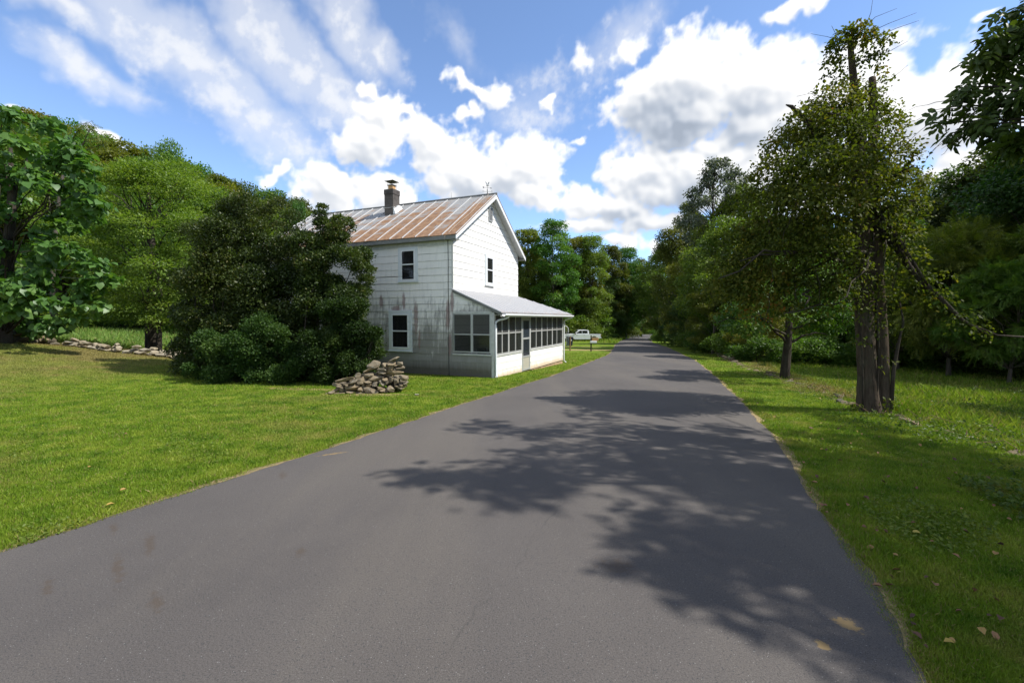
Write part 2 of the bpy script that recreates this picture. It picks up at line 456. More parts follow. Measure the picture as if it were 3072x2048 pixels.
# road edges (world X at depth Y)
LE = np.array([(-9.2,-10),(-6.9,-5),(-4.8,0),(-3.55,3.2),(-2.42,6),(-.78,10.5),(1.95,17.5),(6.6,31),(13.3,58),(17.2,73),(44.4,161),(51,178),(63,196),(90,222)])
RE = np.array([(-4.6,-10),(-1.9,-5),(.95,0),(1.94,2.1),(2.52,3.4),(3.12,4.8),(4.22,7.3),(8.08,18.5),(10.5,26),(16.1,46.8),(22.4,73),(49.6,161),(56,176),(68,192),(94,216)])
def edge(E, Y):
    k = np.linspace(-2.2, 2.2, 23)
    return sum(np.interp(np.asarray(Y, float) + d * np.clip(np.abs(Y) / 8, .4, 1.5), E[:, 1], E[:, 0]) for d in k) / len(k)

def build_ground():
    us = np.concatenate([np.arange(-30, -6, 4), np.arange(-6, 62, 1.0), np.arange(62, 110, 3), np.arange(110, 330, 15)])
    vs = np.concatenate([np.arange(-260, -60, 20), np.arange(-60, -14, 3), np.arange(-14, 40, .8), np.arange(40, 100, 3), np.arange(100, 330, 20)])
    Ug, Vg = np.meshgrid(us, vs, indexing='ij')
    X = .3256 * Ug - .9455 * Vg; Y = .9455 * Ug + .3256 * Vg
    Z = gz(X, Y)
    V = np.stack([X, Y, Z], -1).reshape(-1, 3)
    nu, nv = Ug.shape
    i, j = np.meshgrid(np.arange(nu - 1), np.arange(nv - 1), indexing='ij')
    a = (i * nv + j).ravel()
    F = np.stack([a, a + 1, a + nv + 1, a + nv], 1)[:, ::-1]
    o = np_mesh('lawn', V, F, mat_ground(), smooth=True)
    tag(o, kind='structure')
build_ground()

def mat_road():
    m, t, bs = new_mat('asphalt')
    P = t.pos(); x, y, z = t.sep(P); flat = t.comb(x, y, 0.0)
    f1 = t.noise(flat, 260, 3, .7); f2 = t.noise(flat, 110, 3, .65); big = t.noise(flat, .55, 4, .6)
    v = t.math('ADD', t.math('MULTIPLY', x, -.93), t.math('MULTIPLY', y, .367))
    vor = t.n.new('ShaderNodeTexVoronoi'); vor.inputs['Scale'].default_value = 120; t.l.new(flat, vor.inputs['Vector'])
    base = t.mix(t.maprange(big, .3, .7), (.072, .064, .0595), (.092, .082, .075))
    # worn wheel paths: stone showing, a little paler and warmer
    track = t.math('MULTIPLY', t.maprange(t.noise(t.mapping(flat, (0,0,0), (0,0,R(22)), (.55,.10,1)), 1.0, 5, .6), .42, .66, 0, 1, True), .8)
    base = t.mix(track, base, (.106, .093, .080))
    c = t.mix(t.maprange(t.math('ADD', t.math('MULTIPLY', f1, .6), t.math('MULTIPLY', f2, .4)), .40, .60), t.mix(1.0, base, (.55, .55, .55), 'MULTIPLY'), t.mix(1.0, base, (1.45, 1.45, 1.43), 'MULTIPLY'))
    agg = t.sep(vor.outputs['Color'])[0]
    c = t.mix(t.math('MULTIPLY', t.math('GREATER_THAN', agg, .97), t.math('LESS_THAN', vor.outputs['Distance'], .25)), c, (.27, .26, .25))
    c = t.mix(t.math('MULTIPLY', t.math('LESS_THAN', agg, .08), t.math('LESS_THAN', vor.outputs['Distance'], .45)), c, (.045, .044, .045))
    # hairline seam down the middle and a few cracks
    wob = t.math('MULTIPLY', t.math('SUBTRACT', t.noise(flat, 1.3, 5, .6), .5), .35)
    seam = t.math('ABSOLUTE', t.math('SUBTRACT', t.math('ADD', v, wob), 1.05))
    c = t.mix(t.math('MULTIPLY', t.math('LESS_THAN', seam, .007), t.maprange(t.noise(flat, .8, 3, .5), .45, .6, 0, .55)), c, (.045, .042, .04))
    vc = t.n.new('ShaderNodeTexVoronoi'); vc.feature = 'DISTANCE_TO_EDGE'; vc.inputs['Scale'].default_value = .55
    t.l.new(t.vmath('ADD', flat, t.comb(t.math('MULTIPLY', f2, .12), wob, 0.0)), vc.inputs['Vector'])
    c = t.mix(t.math('MULTIPLY', t.math('LESS_THAN', vc.outputs['Distance'], .0035), t.maprange(t.noise(flat, .35, 3, .5), .5, .62, 0, .5)), c, (.045, .042, .04))
    # brown tyre smears and tan stains
    st = None
    for (gx, gy, rx, ry, rot) in STAINS:
        q = t.mapping(flat, (gx, gy, 0), (0, 0, R(rot)), (rx, ry, 1), 'TEXTURE')
        s = t.math('SUBTRACT', 1.0, t.vmath('LENGTH', q))
        s = t.maprange(t.math('ADD', s, t.math('MULTIPLY', t.math('SUBTRACT', t.noise(flat, 16, 5, .7), .5), 2.4)), .1, .9, 0, .55, True)
        st = s if st is None else t.math('MAXIMUM', st, s)
    c = t.mix(st, c, (.066, .046, .030))
    tn = None
    for (gx, gy, rx, ry, rot) in TAN:
        q = t.mapping(flat, (gx, gy, 0), (0, 0, R(rot)), (rx, ry, 1), 'TEXTURE')
        s = t.math('SUBTRACT', 1.0, t.vmath('LENGTH', q))
        s = t.maprange(t.math('ADD', s, t.math('MULTIPLY', t.math('SUBTRACT', t.noise(flat, 22, 4, .7), .5), 2.4)), .3, .6, 0, .8, True)
        tn = s if tn is None else t.math('MAXIMUM', tn, s)
    c = t.mix(tn, c, (.25, .17, .07))
    t.set(bs.inputs['Base Color'], c)
    bs.inputs['Roughness'].default_value = .82; bs.inputs['Specular IOR Level'].default_value = .3
    h = t.math('ADD', f1, t.math('MULTIPLY', f2, .8))
    t.set(bs.inputs['Normal'], t.bump(h, .45, .008))
    return m
def build_road():
    Ys = np.concatenate([np.arange(-8, 1, .5), np.arange(1, 14, .12), np.arange(14, 30, .5), np.arange(30, 90, 2), np.arange(90, 212, 6)])
    L = edge(LE, Ys); Rr = edge(RE, Ys)
    er = np.random.default_rng(3)
    L = L + np.interp(Ys, np.arange(-10, 280, 1.0), er.normal(0, .03, 290)) + er.normal(0, .010, len(Ys)); Rr = Rr + np.interp(Ys, np.arange(-10, 280, 1.0), er.normal(0, .035, 290)) + er.normal(0, .012, len(Ys))
    cols = np.linspace(0, 1, 9)
    V = []
    for k, Y in enumerate(Ys):
        for q in cols:
            X = L[k] + (Rr[k] - L[k]) * q
            V.append((X, Y, float(gz(X, Y)) + .022 + .05 * (1 - (2 * q - 1) ** 2)))
        V.append((L[k] - .03, Y, float(gz(L[k], Y)) - .06)); V.append((Rr[k] + .03, Y, float(gz(Rr[k], Y)) - .06))
        V.append(V[-11]); V.append(V[-4])
    w = 13; F = []
    for k in range(len(Ys) - 1):
        for q in range(8):
            F.append((k*w+q, k*w+q+1, (k+1)*w+q+1, (k+1)*w+q))
        F.append((k*w+9, k*w+11, (k+1)*w+11, (k+1)*w+9)); F.append((k*w+12, k*w+10, (k+1)*w+10, (k+1)*w+12))
    o = np_mesh('road', np.array(V), np.array(F), mat_road(), smooth=True)
    tag(o, kind='structure')
    # strip of dead thatch and grit along both edges
    mt, t, bs = new_mat('dry_thatch')
    n = t.noise(t.pos(), 25, 5, .7)
    t.set(bs.inputs['Base Color'], t.ramp(n, [(.3, (.10, .075, .035)), (.55, (.26, .19, .085)), (.75, (.36, .28, .15))])); bs.inputs['Roughness'].default_value = .95
    t.set(bs.inputs['Normal'], t.bump(n, .6, .02))
    for sgn, E, w0 in ((-1, L, .075), (1, Rr, .06)):
        V = []; F = []
        wd = w0 * np.clip(np.convolve(er.gamma(.9, 1.1, len(Ys)), [.25, .5, .25], 'same') * (.4 + .9 * (np.sin(Ys * 2.3) * np.sin(Ys * .9 + 1) > -.1)), .05, 2.0)
        for k, Y in enumerate(Ys):
            z = float(gz(E[k], Y)) + .019
            V += [(E[k] - sgn * .02, Y, z + .006), (E[k] + sgn * wd[k], Y, float(gz(E[k], Y)) + .012), (E[k] + sgn * (wd[k] + .05), Y, float(gz(E[k], Y)) - .03)]
        for k in range(len(Ys) - 1):
            for q in range(2):
                f = (k*3+q, (k+1)*3+q, (k+1)*3+q+1, k*3+q+1)
                F.append(f if sgn > 0 else f[::-1])
        o = np_mesh('road_edge', np.array(V), np.array(F), mt)
        tag(o, kind='structure')
build_road()
# ================================================================ HOUSE
def mat_siding(name, grime):
    m, t, bs = new_mat(name)
    O = t.objco(); x, y, z = t.sep(O)
    h = t.math('ADD', x, y)
    wall = t.comb(h, z, 0.0)
    n = t.noise(O, 1.3, 5, .6); fine = t.noise(O, 30, 3, .6)
    c = t.mix(n, (.80, .775, .73), (.865, .84, .795))
    # single shingles differ a little; joints every 0.61 m
    br = t.n.new('ShaderNodeTexBrick'); br.inputs['Scale'].default_value = 1; br.inputs['Brick Width'].default_value = .305; br.inputs['Row Height'].default_value = .255
    br.inputs['Mortar Size'].default_value = .004; br.offset = .5
    br.inputs['Color1'].default_value = (.86, .86, .86, 1); br.inputs['Color2'].default_value = (1, 1, 1, 1); br.inputs['Mortar'].default_value = (.70, .70, .70, 1)
    t.l.new(t.vmath('ADD', wall, (0.07, .42 + .255 * 8, 0)), br.inputs['Vector'])
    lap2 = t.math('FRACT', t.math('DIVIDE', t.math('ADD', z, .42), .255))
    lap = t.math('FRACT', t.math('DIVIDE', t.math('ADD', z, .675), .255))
    if grime:
        c = t.mix(.22, c, br.outputs['Color'], 'MULTIPLY')
        c = t.mix(t.math('MULTIPLY', t.math('LESS_THAN', lap, .085), t.maprange(t.noise(O, 2.2, 4, .6), .35, .6, .08, .45)), c, (.17, .165, .155))  # lap lines: dirt, plus the thin shade under each lip painted in
        streak = t.noise(t.comb(t.math('MULTIPLY', h, 9.0), t.math('MULTIPLY', z, 1.1), 0.0), 1.0, 6, .65)
        streak2 = t.noise(t.comb(t.math('MULTIPLY', h, 26.0), t.math('MULTIPLY', z, 2.0), 3.0), 1.0, 4, .6)
        patch = t.noise(t.comb(h, z, 7.0), 1.9, 4, .6)
        level = t.maprange(z, 2.75, -.2, 0, 1)
        k = t.math('ADD', t.math('MULTIPLY', level, .85), t.math('ADD', t.math('MULTIPLY', t.math('SUBTRACT', streak, .5), 1.1), t.math('ADD', t.math('MULTIPLY', t.math('SUBTRACT', streak2, .5), .5), t.math('MULTIPLY', t.math('SUBTRACT', patch, .5), .9))))
        gr = t.math('MULTIPLY', t.maprange(k, .04, .62, 0, 1, True), t.maprange(z, 2.95, 2.3, 0, 1, True))
        gr = t.math('MULTIPLY', gr, t.sep(t.mix(.5, (1., 1., 1.), br.outputs['Color'], 'MULTIPLY'))[0])
        c = t.mix(t.math('MULTIPLY', gr, .88), c, (.155, .150, .140))
        # light dirt higher up
        c = t.mix(t.math('MULTIPLY', t.maprange(streak, .5, .75), .25), c, (.36, .37, .36))
        # rust red weep marks
        red = None
        for (ry, rz, wy, wz) in ((3.66, 2.28, .10, .42), (3.13, 1.62, .11, .75), (1.78, 1.75, .12, .80), (4.02, 1.98, .25, .16), (3.0, .9, .07, .5), (4.7, 2.25, .12, .3), (1.62, 2.2, .10, .5), (1.72, .7, .09, .6)):
            q = t.mapping(t.comb(h, z, 0.0), (ry, rz, 0), (0, 0, 0), (wy, wz, 1), 'TEXTURE')
            s = t.math('SUBTRACT', 1.0, t.vmath('LENGTH', q))
            s = t.maprange(t.math('ADD', s, t.math('MULTIPLY', t.math('SUBTRACT', streak, .5), 1.0)), .05, .5, 0, .72, True)
            red = s if red is None else t.math('MAXIMUM', red, s)
        c = t.mix(red, c, (.27, .175, .165))
        # damp foot of the wall
        foot = t.maprange(t.math('ADD', z, t.math('MULTIPLY', t.math('SUBTRACT', streak, .5), .35)), .18, -.28, 0, 1, True)
        c = t.mix(t.math('MULTIPLY', foot, .9), c, (.105, .096, .072))
    else:
        c = t.mix(.12, c, br.outputs['Color'], 'MULTIPLY')
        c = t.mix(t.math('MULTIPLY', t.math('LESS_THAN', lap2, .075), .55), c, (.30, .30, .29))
        st = t.noise(t.comb(t.math('MULTIPLY', h, 7.0), t.math('MULTIPLY', z, 1.4), 0.0), 1.0, 5, .65)
        c = t.mix(t.maprange(st, .58, .8, 0, .25), c, (.50, .50, .49))
        foot = t.maprange(t.math('ADD', z, t.math('MULTIPLY', t.math('SUBTRACT', st, .5), .3)), -.16, -.42, 0, 1, True)
        c = t.mix(t.math('MULTIPLY', foot, .75), c, (.48, .34, .19))
    t.set(bs.inputs['Base Color'], c)
    bs.inputs['Roughness'].default_value = .75; bs.inputs['Specular IOR Level'].default_value = .2
    t.set(bs.inputs['Normal'], t.bump(fine, .12, .01))
    return m
def mat_roof_rust():
    m, t, bs = new_mat('rusted_standing_seam')
    O = t.objco(); x, y, z = t.sep(O)
    P = t.comb(t.math('MULTIPLY', x, 1.0), t.math('MULTIPLY', y, .62), 0.0)
    n = t.noise(t.comb(t.math('MULTIPLY', x, 2.2), t.math('MULTIPLY', y, .5), 0.0), 1.2, 6, .66)
    n2 = t.noise(t.comb(x, y, 0.0), 5, 5, .65); big = t.noise(t.comb(x, y, 4.0), .55, 3, .5)
    cell = t.n.new('ShaderNodeTexWhiteNoise'); cell.noise_dimensions = '1D'
    t.set(cell.inputs['W'], t.math('FLOOR', t.math('DIVIDE', t.math('ADD', y, .2), .56)))
    k = t.math('ADD', t.math('MULTIPLY', t.math('SUBTRACT', n, .5), 1.25), t.math('MULTIPLY', t.math('SUBTRACT', n2, .5), .55))
    k = t.math('ADD', k, t.math('MULTIPLY', t.math('SUBTRACT', cell.outputs['Value'], .5), .30))
    k = t.math('ADD', k, t.math('ADD', t.maprange(x, -.3, 2.9, .30, -.20), t.math('MULTIPLY', t.math('SUBTRACT', big, .5), .6)))
    k = t.math('ADD', k, t.maprange(y, 1.3, 8.5, .24, .02))
    metal = t.mix(n2, (.20, .195, .185), (.33, .325, .31))
    rust = t.ramp(n2, [(.3, (.135, .066, .030)), (.5, (.225, .118, .056)), (.7, (.30, .18, .095))])
    f = t.maprange(k, -.02, .28, 0, .95, True)
    t.set(bs.inputs['Base Color'], t.mix(f, metal, rust))
    bs.inputs['Metallic'].default_value = .0
    t.set(bs.inputs['Roughness'], t.maprange(f, 0, 1, .5, .85)); bs.inputs['Specular IOR Level'].default_value = .4
    t.set(bs.inputs['Normal'], t.bump(n2, .15, .02))
    return m
def mat_porch_roof():
    m, t, bs = new_mat('galvanised_roofing')
    O = t.objco(); x, y, z = t.sep(O)
    n = t.noise(t.comb(t.math('MULTIPLY', x, 3.0), t.math('MULTIPLY', y, .8), 0.0), 1.5, 5, .6); n2 = t.noise(O, 6, 5, .7)
    c = t.mix(n, (.21, .205, .205), (.40, .39, .39))
    r = t.maprange(t.math('ADD', t.math('ADD', n2, t.math('MULTIPLY', n, .4)), t.math('ADD', t.maprange(y, .15, -.35, 0, .14), t.maprange(x, 4, 8.5, -.02, .06))), .80, .98, 0, .8, True)
    c = t.mix(r, c, (.30, .20, .15))
    t.set(bs.inputs['Base Color'], c); bs.inputs['Roughness'].default_value = .55; bs.inputs['Metallic'].default_value = .15
    return m
def mat_glass(name, dark, tr=.35):
    """pane: partly see-through, mirror-like"""
    m, t, bs = new_mat(name)
    bs.inputs['Base Color'].default_value = (*dark, 1); bs.inputs['Roughness'].default_value = .06; bs.inputs['Specular IOR Level'].default_value = .6
    tp = t.n.new('ShaderNodeBsdfTransparent'); mx = t.n.new('ShaderNodeMixShader'); mx.inputs[0].default_value = tr
    t.l.new(bs.outputs[0], mx.inputs[1]); t.l.new(tp.outputs[0], mx.inputs[2]); t.l.new(mx.outputs[0], t.n['Material Output'].inputs[0])
    return m
def mat_screen():
    m, t, bs = new_mat('insect_screen')
    bs.inputs['Base Color'].default_value = (.10, .10, .095, 1); bs.inputs['Roughness'].default_value = .7; bs.inputs['Specular IOR Level'].default_value = .2
    tp = t.n.new('ShaderNodeBsdfTransparent'); mx = t.n.new('ShaderNodeMixShader'); mx.inputs[0].default_value = .5
    t.l.new(bs.outputs[0], mx.inputs[1]); t.l.new(tp.outputs[0], mx.inputs[2]); t.l.new(mx.outputs[0], t.n['Material Output'].inputs[0])
    return m
def mat_curtain():
    m, t, bs = new_mat('curtain')
    O = t.objco(); x, y, z = t.sep(O)
    w = t.n.new('ShaderNodeTexWave'); w.inputs['Scale'].default_value = 5; w.inputs['Distortion'].default_value = 1.5
    t.l.new(t.comb(t.math('ADD', x, y), t.math('MULTIPLY', z, .05), 0.0), w.inputs['Vector'])
    t.set(bs.inputs['Base Color'], t.mix(w.outputs['Fac'], (.045, .042, .040), (.14, .13, .12))); bs.inputs['Roughness'].default_value = .9
    return m
def mat_wood(name, a, b, rough=.85):
    m, t, bs = new_mat(name)
    O = t.objco()
    n = t.noise(t.mapping(O, scale=(3, 3, .5)), 3.5, 6, .65)
    t.set(bs.inputs['Base Color'], t.mix(n, a, b)); bs.inputs['Roughness'].default_value = rough
    t.set(bs.inputs['Normal'], t.bump(n, .25, .01))
    return m
def mat_chimney():
    m, t, bs = new_mat('sooty_block')
    O = t.objco(); x, y, z = t.sep(O)
    n = t.noise(O, 5, 6, .65); n2 = t.noise(O, 40, 3, .6)
    c = t.ramp(n, [(.3, (.030, .026, .024)), (.55, (.075, .064, .056)), (.75, (.13, .115, .10))])
    c = t.mix(t.maprange(z, 6.9, 6.2, 0, .45), c, (.16, .14, .12))
    j = t.math('LESS_THAN', t.math('FRACT', t.math('DIVIDE', t.math('ADD', z, .03), .203)), .05)
    c = t.mix(t.math('MULTIPLY', j, .6), c, (.03, .028, .026))
    t.set(bs.inputs['Base Color'], c); bs.inputs['Roughness'].default_value = .9
    t.set(bs.inputs['Normal'], t.bump(n2, .3, .01))
    return m

M = {}
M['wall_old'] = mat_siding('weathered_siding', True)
M['wall_new'] = mat_siding('white_siding', False)
M['rust'] = mat_roof_rust()
M['galv'] = mat_porch_roof()
M['white'] = simple('white_paint', (.74, .75, .75), .5, var=.06, scale=3)
M['frame'] = simple('window_vinyl', (.66, .69, .70), .45, var=.06, scale=4)
M['oldwhite'] = simple('weathered_white_wood', (.50, .50, .47), .75, var=.35, scale=7, bump=.2)
M['fascia'] = simple('weathered_fascia', (.20, .20, .185), .8, var=.4, scale=6, bump=.2)
M['seam'] = simple('bright_seam', (.46, .455, .45), .4, var=.2, scale=5)
M['pale_seam'] = simple('pale_seam', (.60, .60, .60), .45, var=.1)
M['alu'] = simple('dull_aluminium', (.42, .42, .40), .45, metal=.25, var=.15, scale=5)
M['dkmetal'] = simple('dark_metal', (.07, .07, .068), .5, metal=.5, var=.3, scale=9)
M['glass'] = mat_glass('window_glass', (.012, .013, .014), .55)
M['pglass'] = mat_glass('porch_glass', (.03, .032, .03), .5)
M['screen'] = mat_screen()
M['curtain'] = mat_curtain()
M['dark'] = simple('dark_interior', (.018, .017, .016), .9)
M['kick'] = simple('tan_kick_panel', (.40, .37, .30), .55, var=.08)
M['concrete'] = simple('stained_concrete', (.36, .25, .145), .9, var=.4, scale=5, bump=.4)
M['terracotta'] = simple('terracotta', (.52, .30, .13), .8, var=.25)
M['chim'] = mat_chimney()
M['tar'] = simple('silver_flashing', (.70, .70, .68), .5, var=.25, scale=8)
M['wire'] = simple('dark_cable', (.05, .048, .045), .6)
M['copper'] = simple('pale_cable', (.42, .34, .26), .6)
M['plank'] = mat_wood('porch_floor', (.16, .13, .10), (.24, .20, .16))
M['inwall'] = simple('porch_inner_wall', (.46, .46, .44), .8, var=.1)

HX, HY = -0.60, 15.376
HANG = R(67)
W, LEN, G0, S0, EV = 6.0, 11.0, -.72, 1.6, 4.44
house = thing('farmhouse', 'white two storey farmhouse with a rusty metal roof and screened porch beside the road', 'house', (HX, HY, 0), HANG)
def Lx(p, d, z): return (-d, p, z)                 # left wall: p runs along s
def Fx(s0): return lambda p, d, z: (p, s0 - d, z)  # faces toward the road at s = s0
def roofz(t): return 4.50 + .66 * (min(t, W - t) + .25)
wr = np.random.default_rng(11)

def siding(mb, xr, z0, z1, course=.255, base=0.0):
    k = 0
    z = z0
    while z < z1 - 1e-4:
        zt = min(z + course, z1)
        a0, b0 = xr(z); a1, b1 = xr(zt)
        if b0 - a0 < .02: break
        if b1 < a1: a1 = b1 = (a1 + b1) / 2
        n = max(2, int((b0 - a0) / .15)); vs = []; fs = []
        wav = np.cumsum(wr.normal(0, .0035, n + 1)); wav = wav - np.linspace(wav[0], wav[-1], n + 1)
        for i in range(n + 1):
            f = i / n
            p0 = a0 + (b0 - a0) * f; p1 = a1 + (b1 - a1) * f
            zb = z + (wav[i] if z > z0 else 0)
            vs += [(p0, base, zb), (p0, base + .016, zb), (p1, base + .003, zt + .004)]
        for i in range(n):
            b = 3 * i
            fs += [(b, b + 3, b + 4, b + 1), (b + 1, b + 4, b + 5, b + 2)]
        mb.add(vs, fs)
        z = zt
mb = MB(Lx); siding(mb, lambda z: (S0, LEN), -.42 - .255, EV)
siding(mb, lambda z: (.10, S0), -.675, .345)
siding(mb, lambda z: (max(.06, (z - 1.97) / .431 + .08), S0), 1.83, 2.62, .255)
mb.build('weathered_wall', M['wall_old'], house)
mb = MB(Fx(S0)); siding(mb, lambda z: (0.0, W) if z < 4.30 else (max(0, (z - 4.50) / .66 - .25 + .02), min(W, W - (z - 4.50) / .66 + .25 - .02)), -.42, 6.62)
mb.build('gable_wall', M['wall_new'], house)
mb = MB(lambda p, d, z: (W + d, p, z)); siding(mb, lambda z: (S0, LEN), -.7, EV)
mb.xf = lambda p, d, z: (p, LEN + d, z); siding(mb, lambda z: (0.0, W) if z < 4.30 else (max(0, (z - 4.50) / .66 - .23), min(W, W - (z - 4.50) / .66 + .23)), -.7, 6.62)
mb.build('rear_wall', M['wall_new'], house)
# corner boards
mb = MB(); mb.box(-.028, .02, S0 - .028, S0 + .03, 2.66, 4.40); mb.build('corner_board', M['oldwhite'], house)
# foundation under house and porch
mb = MB(); mb.box(.03, W - .03, S0 + .1, LEN - .03, -1.6, -.66)
N = 34; vs = []; fs = []
for i in range(N + 1):
    tt = 8.04 * i / N; j = wr.normal(0, .012)
    vs += [(tt, .0 + j, -1.2), (tt, .0 + j * .5, -.50 + wr.normal(0, .01)), (tt, .30, -.43), (tt, .3, -1.2)]
for i in range(N):
    for q in range(3): fs.append((4*i+q, 4*i+4+q, 4*i+5+q, 4*i+1+q))
mb.add(vs, fs); mb.box(.02, .2, .12, S0, -1.2, -.66); mb.box(8.0, 8.04, .3, 3.2, -1.2, -.43)
mb.build('foundation', M['concrete'], house)

# ---- main roof
def slab(mb, t0, t1, z0, z1, s0, s1, th):
    mb.hexa([(t0, s0, z0 - th), (t1, s0, z1 - th), (t1, s1, z1 - th), (t0, s1, z0 - th), (t0, s0, z0), (t1, s0, z1), (t1, s1, z1), (t0, s1, z0)])
RZ = roofz(W / 2)
R0, R1 = 1.29, LEN + .28
mb = MB()
NS = 20
for side in (0, 1):
    for i in range(NS):
        a = R0 + (R1 - R0) * i / NS; b = R0 + (R1 - R0) * (i + 1) / NS
        w0 = -.25 + wr.normal(0, .006)
        t0, t1 = (w0, W / 2) if side == 0 else (W + .25, W / 2)
        slab(mb, t0, t1, 4.50, RZ, a, b, .022)
roof = mb.build('roof', M['rust'], house)
seam_s = [R0 + .03] + list(np.arange(1.86, R1 - .1, .56)) + [R1 - .03]
for s in seam_s:
    for side in (0, 1):
        pts = []; mb = MB()
        for q in np.linspace(0, 1, 9):
            tt = -.25 + (W / 2 - .08 + .25) * q
            if side: tt = W - tt
            pts.append((tt, s + wr.normal(0, .004), roofz(tt) + .004))
        for i in range(8):
            p, q = pts[i], pts[i + 1]
            hh = .030 + wr.normal(0, .003)
            vs = [(p[0], p[1] - .012, p[2] - .006), (q[0], q[1] - .012, q[2] - .006), (q[0], q[1] + .012, q[2] - .006), (p[0], p[1] + .012, p[2] - .006),
                  (p[0], p[1] - .009, p[2] + hh), (q[0], q[1] - .009, q[2] + hh), (q[0], q[1] + .009, q[2] + hh), (p[0], p[1] + .009, p[2] + hh)]
            mb.hexa(vs)
        mb.build('roof_seam', M['seam'], roof)
mb = MB(); mb.tube([(W / 2, R0 - .01, RZ + .01), (W / 2, 4, RZ + .018), (W / 2, 7, RZ + .008), (W / 2, R1 + .01, RZ + .015)], .045, 10)
mb.build('ridge_cap', simple('ridge_metal', (.17, .17, .165), .6, var=.35), roof)
# eaves: fascia, soffit, frieze
mb = MB()
for sd in (0, 1):
    f = (lambda t: t) if sd == 0 else (lambda t: W - t)
    a, b = sorted((f(-.235), f(-.205))); mb.box(a, b, R0 + .05, R1 - .05, 4.345, 4.478)
    a, b = sorted((f(-.204), f(-.004))); mb.box(a, b, R0 + .05, R1 - .05, 4.35, 4.372)
mb.build('fascia', M['fascia'], house)
mb = MB(Lx); mb.box(S0 + .0, LEN, .003, .03, 4.20, 4.349); mb.build('frieze_board', M['oldwhite'], house)
for s0, s1 in ((R0 + .012, R0 + .040), (R1 - .04, R1 - .012)):
    for sd in (0, 1):
        mb = MB()
        f = (lambda t: t) if sd == 0 else (lambda t: W - t)
        t0, t1 = -.262, W / 2
        z0, z1 = 4.50 - .66 * .012 - .024, RZ - .024
        P = [(f(t0), s0, z0 - .135), (f(t1), s0, z1 - .165), (f(t1), s1, z1 - .165), (f(t0), s1, z0 - .135), (f(t0), s0, z0), (f(t1), s0, z1), (f(t1), s1, z1), (f(t0), s1, z0)]
        mb.hexa(P)
        mb.build('barge_board', M['white'], house)
soffit_m = simple('soffit_grey', (.42, .43, .42), .8, var=.25, scale=5)
for s0, s1 in ((R0 + .041, S0 - .02), (LEN + .02, R1 - .041)):
    for sd in (0, 1):
        mb = MB()
        f = (lambda t: t) if sd == 0 else (lambda t: W - t)
        slab(mb, f(-.20), f(W / 2), 4.50 + .033 - .10, RZ - .10, s0, s1, .015)
        mb.build('rake_soffit', soffit_m, house)
# eave return box at the visible corner
MB().box(-.20, -.03, R0 + .05, S0 - .04, 4.30, 4.349).build('eave_return', M['fascia'], house)

# ---- chimney
ch = MB().box(2.02, 2.47, 5.65, 6.10, 5.7, 7.07).box(2.005, 2.485, 5.635, 6.115, 6.87, 7.085).build('chimney', M['chim'], house, bevel=.008)
MB().box(2.13, 2.36, 5.76, 5.99, 7.085, 7.27).build('flue_tile', M['terracotta'], ch, bevel=.01)
mb = MB(); mb.box(2.10, 2.39, 5.73, 6.02, 7.27, 7.295)
for a in (2.11, 2.38):
    for b in (5.74, 6.01): mb.tube([(a, b, 7.10), (a, b, 7.46)], .006, 5)
for q in np.linspace(2.11, 2.38, 7):
    mb.tube([(q, 5.74, 7.29), (q, 5.74, 7.45)], .0025, 4); mb.tube([(q, 6.01, 7.29), (q, 6.01, 7.45)], .0025, 4)
for q in np.linspace(5.74, 6.01, 7):
    mb.tube([(2.11, q, 7.29), (2.11, q, 7.45)], .0025, 4); mb.tube([(2.38, q, 7.29), (2.38, q, 7.45)], .0025, 4)
mb.add([(2.02, 5.65, 7.44), (2.47, 5.65, 7.44), (2.47, 6.10, 7.44), (2.02, 6.10, 7.44), (2.02, 5.65, 7.452), (2.47, 5.65, 7.452), (2.47, 6.10, 7.452), (2.02, 6.10, 7.452), (2.245, 5.875, 7.53)],
       [(0, 3, 2, 1), (0, 1, 5, 4), (1, 2, 6, 5), (2, 3, 7, 6), (3, 0, 4, 7), (4, 5, 8), (5, 6, 8), (6, 7, 8), (7, 4, 8)])
mb.build('chimney_cap', M['dkmetal'], ch)
mb = MB()
for i in range(7):
    a = 2.02 + .45 * i / 7 * 1.05; b = 2.02 + .45 * (i + 1) / 7 * 1.05
    h = .17 + .06 * wr.random() + .12 * (1 - i / 7)
    mb.hexa([(a, 5.52, roofz(a) + .02), (b, 5.52, roofz(b) + .02), (b, 5.65, roofz(b) + .03), (a, 5.65, roofz(a) + .03), (a, 5.622, roofz(a) + h), (b, 5.622, roofz(b) + h * .8), (b, 5.652, roofz(b) + h * .8), (a, 5.652, roofz(a) + h)])
mb.box(2.0, 2.5, 5.60, 6.15, 6.3, 6.31)
mb.build('flashing', M['tar'], ch)

